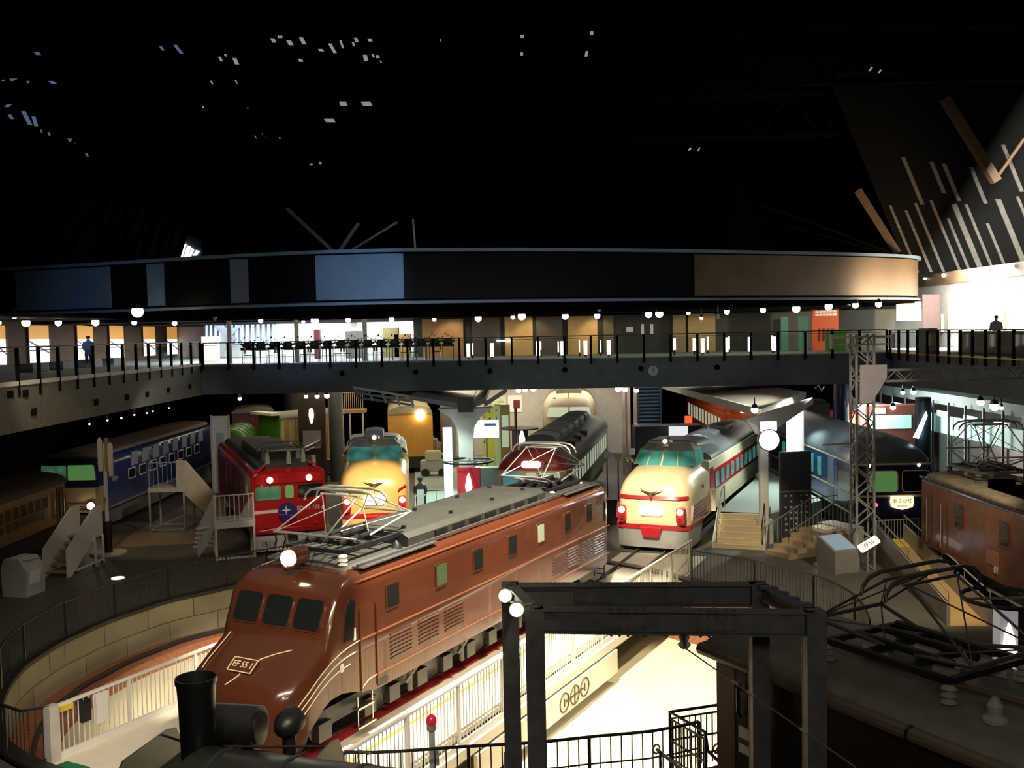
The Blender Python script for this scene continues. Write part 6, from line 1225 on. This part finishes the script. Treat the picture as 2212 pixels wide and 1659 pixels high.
for k, (x, y) in enumerate(((193,916),(232,908),(262,903),(290,896),(317,892),(330,888),(365,881))): bulb('spotlight', ORD[k]+' tiny spotlight from the left under the dark left gallery soffit', Q(x,y,47+1.2*k), .05, lampw2, 'left soffit spotlights', 5.52)
# ---------------------------------------------------------------- exhibits under the far gallery
def bx(name, label, cat, x, D, z0, z1, w, d, m, bev=.03, rz=0):
    a = Q(x, 900, D); o = MB().box(-w/2,-d/2,0,w/2,d/2,z1-z0).build(name, m, bevel=bev); o.location = (a.x, D, z0); o.rotation_euler = (0,0,rad(rz)); return tag(o, label, cat)
def wagon(name, label, x, D, rz, L_, h, m, trim, nrib, z0=1.0):
    a = Q(x, 900, D); t = thing(name, label, 'wagon', (a.x,D,0), rz); MB().box(0,-1.25,z0,L_,1.25,z0+h).build('body', m, t, smooth=0); MB().loft([ring(x_,1.32,z0+h-.02,z0+h+.3,.9,.28) for x_ in (-.1,L_+.1)]).build('roof', mat('wagon_roof',(.15,.15,.12),.7), t)
    b = MB()
    for s_ in (-1,1):
        for i in range(nrib): x_ = L_*(i+.5)/nrib; b.box(x_-.12,s_*1.27-.02,z0+.2,x_+.12,s_*1.27+.02,z0+h-.15)
    for y in (-.8,0,.8): b.box(-.03,y-.05,z0,.0,y+.05,z0+h)
    b.build('door_rib', trim, t, smooth=0); MB().box(.1,-1,.3,L_-.1,1,z0).build('underframe', iron, t, smooth=0); wheels(t, (1.2,L_-1.2)); return t
fw = wagon('freight_wagon', 'cream slatted freight wagon with a bright green end, under the far gallery', 584, 58, 42, 4.2, 2.7, mat('wagon_cream',(.50,.42,.20),.6), wood, 6)
MB().box(-.12,-1.28,.9,-.04,1.28,3.75).build('green_end', green, fw, smooth=0); MB().box(-.6,-1.2,3.9,-.0,1.3,4.05).build('end_awning', creampale, fw, smooth=0)
wagon('freight_wagon', 'dark maroon wagon left of the green-ended one', 546, 63.5, 105, 4, 2.6, mat('wagon_maroon',(.09,.012,.02),.4), maroon, 4)
a = Q(500,935,56); t = thing('tank_wagon', 'round-ended green tank behind the tall display board', 'wagon', (a.x+.3,54.5,0), 96); MB().lathe([(.05,-.35),(.6,-.25),(1.0,0),(1.05,.3),(1.05,4)], (0,0,2.4), 24, 'x').build('tank', mat('tank_green',(.06,.18,.02),.4), t, smooth=50); MB().box(.3,-1,.3,4,1,1.3).build('underframe', iron, t, smooth=0); b = MB()
for i in range(4): b.cyl((.4+i,0,2.4),(.5+i,0,2.4),1.08,24)
b.build('tank_band', dgreen, t, smooth=50)
t = thing('lit_showcase', 'tall lit showcase with dark machine, below the three spotlights', 'showcase', (Q(674,900,57).x,57,0)); MB().box(-.75,-.2,0,.75,.2,5.3).build('panel', mat('bronze_dark',(.05,.035,.02),.35), t, smooth=0); MB().lathe([(.03,0),(.1,.2),(.15,.5),(.12,.8),(.05,.9)], (0,-.2,3.4), 12).build('lit_motif', signw, t); MB().box(-.5,-.3,2.0,.5,-.2,3.0).build('plate', silver, t, smooth=0); MB().cyl((-.55,-.5,1.9),(.6,-.6,2.4),.14,10).cyl((.0,-.6,0),(.0,-.6,1.7),.3,12).build('machine', chrome, t)
for k in range(7): bx('crate_step','%s dark step of the stair beside the cream slatted wagon' % ORD[k],'step',636+1.5*k,58,.2+.32*k,.3+.32*k,.8,.3,maroon)
ps = thing('mezzanine_stairs', 'tan stair tower with barred landing behind the golden express', 'stairs', (Q(745,900,62).x,62,0)); MB().box(-.9,-.6,3.6,1.3,.6,3.8).build('landing', wood, ps, smooth=0); b = MB()
for i in range(18): b.cyl((-.9+.125*i,-.6,3.8),(-.9+.125*i,-.6,4.9),.02,4)
b.bar((-.9,-.6,4.9),(1.3,-.6,4.9),.06).build('bar_panel', mat('rail_tan',(.5,.4,.25),.5), ps, smooth=0)
b = MB()
for x in (-.8,.4,1.2): b.bar((x,-.5,0),(x,-.5,3.6),.1)
b.build('post', plaster, ps, smooth=0)
OG = thing('railcar', 'orange-yellow railcar side behind the golden cream express', 'train', (Q(886,900,60).x,60,0), 97); MB().loft([ring(x,1.35,1.0,3.6,.2,.2) for x in (0,14)]).build('body', mat('golden_orange',(.62,.30,.04),.4), OG); MB().loft([ring(x,1.35,3.5,4.1,1.0,.5) for x in (0,14)]).build('roof', mat('og_roof',(.3,.24,.14),.6), OG); sidewin(OG, [1.5+1.2*k for k in range(9)], .6, 2.0, 2.8, 1.3, warmlit, darkwood, (-1,)); MB().box(0,-1,.3,14,1,1.0).build('underframe', iron, OG, smooth=0); MB().sph((-.1,-.6,3.5),.3).build('lit_lamp', lampw, OG)
for k in range(8):
    x = 918+5*(k%5); D = 62.5+.5*k; bx('exhibit_crate', f"{ORD[k]} of the small brown exhibit blocks under the left platform roof", 'exhibit', x+4*(k > 4), D, 0, 1.0+.35*(k%3), .9, .6, [darkwood,wood,lgrey,darkwood,brass,dgrey,wood,darkwood][k])
t = thing('bench_cart', 'pale low cart with brass knobs at the left end of the green-lit floor', 'cart', (Q(938,1000,58.6).x,58.6,0)); MB().box(-.8,-.4,.3,.8,.4,.95).build('body', plaster, t, bevel=.05); MB().box(-.5,-.4,.95,.4,.4,1.5).build('top_box', creampale, t, bevel=.05); MB().sph((.6,-.3,1.3),.14).build('knob', brass, t)
for x in (-.5,.5): MB().cyl((x,-.45,.25),(x,.45,.25),.25,14).build('wheel', black, t)
# posters, yellow lockers, lit screen
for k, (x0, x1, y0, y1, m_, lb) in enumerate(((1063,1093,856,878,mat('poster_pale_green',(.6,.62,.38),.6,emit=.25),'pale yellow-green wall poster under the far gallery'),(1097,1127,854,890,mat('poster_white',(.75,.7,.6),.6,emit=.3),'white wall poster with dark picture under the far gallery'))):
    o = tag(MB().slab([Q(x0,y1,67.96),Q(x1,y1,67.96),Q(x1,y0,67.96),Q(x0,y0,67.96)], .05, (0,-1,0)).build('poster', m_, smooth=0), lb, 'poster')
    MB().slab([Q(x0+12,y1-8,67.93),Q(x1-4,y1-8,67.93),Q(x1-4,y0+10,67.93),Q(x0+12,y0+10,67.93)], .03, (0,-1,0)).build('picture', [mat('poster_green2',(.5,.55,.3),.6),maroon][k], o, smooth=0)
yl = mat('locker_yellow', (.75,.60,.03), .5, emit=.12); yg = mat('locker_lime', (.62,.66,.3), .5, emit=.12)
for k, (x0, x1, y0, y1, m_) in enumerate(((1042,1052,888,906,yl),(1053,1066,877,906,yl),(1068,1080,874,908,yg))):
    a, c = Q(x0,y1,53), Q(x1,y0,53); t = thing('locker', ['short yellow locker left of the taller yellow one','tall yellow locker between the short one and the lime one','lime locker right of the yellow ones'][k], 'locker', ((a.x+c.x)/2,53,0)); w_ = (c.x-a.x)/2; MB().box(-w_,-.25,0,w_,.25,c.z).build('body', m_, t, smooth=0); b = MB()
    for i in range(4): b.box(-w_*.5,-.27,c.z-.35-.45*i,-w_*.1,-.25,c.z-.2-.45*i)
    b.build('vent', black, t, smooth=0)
a = Q(1091,906,53); t = thing('cabinet', 'tan glazed cabinet right of the lime locker', 'cabinet', (a.x,53,0)); MB().box(-.26,-.2,0,.26,.2,Q(1091,875,53).z).build('body', ochre, t, smooth=0); MB().box(-.18,-.22,2.3,.18,-.2,4.0).build('pane', palelit, t, smooth=0)
t = thing('lit_screen', 'glaring white screen with blue heading under the far gallery', 'screen', (Q(1050,925,50).x,50,0)); zz = (Q(1050,945,50).z, Q(1050,908,50).z); MB().box(-.66,-.06,zz[0],.64,.06,zz[1]).build('lit_panel', mat('screen_lit',(.85,.95,1),emit=1.8), t, smooth=0); MB().box(-.1,-.08,zz[1]-.28,.5,-.06,zz[1]-.15).build('heading', mat('heading_blue',(.05,.15,.4),emit=.4), t, smooth=0); MB().cyl((0,0,0),(0,0,zz[0]),.06,8).build('stand', galv, t); MB().sph((-.35,0,zz[1]+.08),.06).sph((.2,0,zz[1]+.08),.06).build('clip', black, t)
a = Q(1115,960,50); t = thing('signal_post', 'slim maroon signal post beside the lit round column', 'post', (a.x,50,0)); MB().cyl((0,0,0),(0,0,4.6),.07,8).build('post', maroon, t); MB().cyl((.2,.8,.3),(.2,.8,3.4),.42,18).build('lit_drum', mat('dark_plum',(.06,.045,.06),.25), t); MB().cyl((.2,.8,3.45),(.2,.8,3.52),1.0,24).build('ring_shelf', maroon, t); MB().lathe([(.02,-.2),(.14,.1),(.16,.5),(.05,.9)], (.3,.36,2.5), 10).build('lit_motif', signw, t)
bx('cabinet','grey upright cabinet left of the red railcar front','cabinet',1060,46.2,0,2.15,1.2,.7,mat('cab_grey',(.25,.28,.26),.5)); bx('cabinet','low grey cabinet beside the railcar cab','cabinet',1073,42,0,1.35,.9,.5,grey)
bx('hazard_block','small yellow block at the foot of the railcar','block',1046,43.5,0,.65,.35,.35,yellow)
for k, (x, y, m_) in enumerate(((1311,982,plaster),(1335,986,wood),(1365,975,lgrey))):
    a = Q(x,y,46); t = thing('notice_stand', ['cream','tan','grey'][k]+' small notice on a stand between the railcar and the cream express', 'sign', (a.x,46,0)); MB().box(-.14,-.03,a.z-.14,.14,.03,a.z+.14).build('plate', m_, t, smooth=0); MB().cyl((0,0,0),(0,0,a.z-.1),.03,6).build('stand', iron, t)
bx('bin','dark bin between the railcar and the cream express','bin',1312,43,0,1.1,.7,.7,black); bx('crate','pale crate at the foot of the dark bin','crate',1295,42,0,.55,.4,.4,plaster)
t = thing('shutter', 'dark blue ribbed roller shutter under the far gallery', 'shutter', (Q(1402,900,60).x,60,0)); b = MB()
for i in range(22): b.cyl((-.62,0,.5+.22*i),(.62,0,.5+.22*i),.11,8)
b.build('slats', mat('shutter_blue',(.06,.085,.12),.3,metal=.4), t); MB().box(-.75,-.15,0,-.62,.15,5.5).box(.62,-.15,0,.75,.15,5.5).build('frame', dgrey, t, smooth=0)
for k, x in enumerate((1347,1358,1372)): tag(MB().box(Q(x,900,58).x-.09,57.9,0,Q(x,900,58).x+.09,58.1,5.5).build('pipe_post', mat('post_pink',(.34,.26,.22),.5), smooth=0), ORD[k]+' slim pinkish post left of the blue roller shutter', 'post', 'posts beside the shutter')
t = thing('light_tube', 'short lit tube left of the blue roller shutter', 'lamp', Q(1375,935,57)); MB().box(-.09,-.05,-.3,.09,.05,.5).build('tube', lampc, t, smooth=0); MB().cyl((0,.06,-t.location.z),(0,.06,.4),.03,6).build('stand', black, t); MB().sph((.03,0,-.38),.1).build('bulb', lampw, t)
bx('pallet_truck','dark machine with white lit slots behind the cream express','machine',1440,54,0,3.2,3.6,1.4,black); a = Q(1465,933,52); tag(MB().box(a.x-.5,51.9,a.z-.25,a.x+.5,52,a.z+.3).build('white_sign', mat('panel_white',(.8,.8,.78),emit=.7), smooth=0), 'white lit panel behind the cream express roof', 'sign')
a = Q(1487,908,55); tag(MB().box(a.x-.2,54.9,a.z-.25,a.x+.2,55,a.z+.25).build('exit_sign', mat('sign_red',(1,.15,.05),emit=.9), smooth=0), 'small red lit sign left of the orange train', 'sign')
bx('exhibit_engine','dark shiny exhibit machinery right of the right platform roof','machine',1745,57,0,4.2,2.2,1.5,iron,.2); a = Q(1760,838,50); tag(MB().tube([a, a+V((.2,0,.15)), a+V((.35,0,-.15)), a+V((.5,0,.1))], .05, 6).build('chrome_pipe', chrome), 'bright chrome pipe on the exhibit machinery', 'pipe')
bx('car_end','orange-red car end behind the lattice mast','train',1812,57,0,3.6,1.8,1.0,mat('dim_orange',(.3,.06,.03),.5)); bx('lit_shop','lit green and orange stall far behind the blue sleeping car','stall',1930,56,0,3.9,3.6,1.2,mat('stall_orange',(.05,.013,.008),.5))
a = Q(1922,905,55.35); tag(MB().box(a.x-1.2,55.33,a.z-.55,a.x+1.2,55.42,a.z+.2).build('stall_window', mat('stall_green',(.2,.5,.38),emit=.25), smooth=0), 'green-lit window of the far stall', 'window'); a = Q(1902,888,55.3); tag(MB().box(a.x-.28,55.3,a.z-.14,a.x+.28,55.42,a.z+.14).build('lit_sign', signw, smooth=0), 'small white lit sign on the far stall', 'sign')
t = thing('tilted_lamp', 'tilted white light panel left of the dark blue column', 'lamp', Q(1990,920,38.9)); MB().slab([(-.3,0,-.45),(-.1,0,-.5),(.25,0,.4),(.2,0,.55)], .06, (0,1,0)).build('lit_panel', lampc, t, smooth=0)
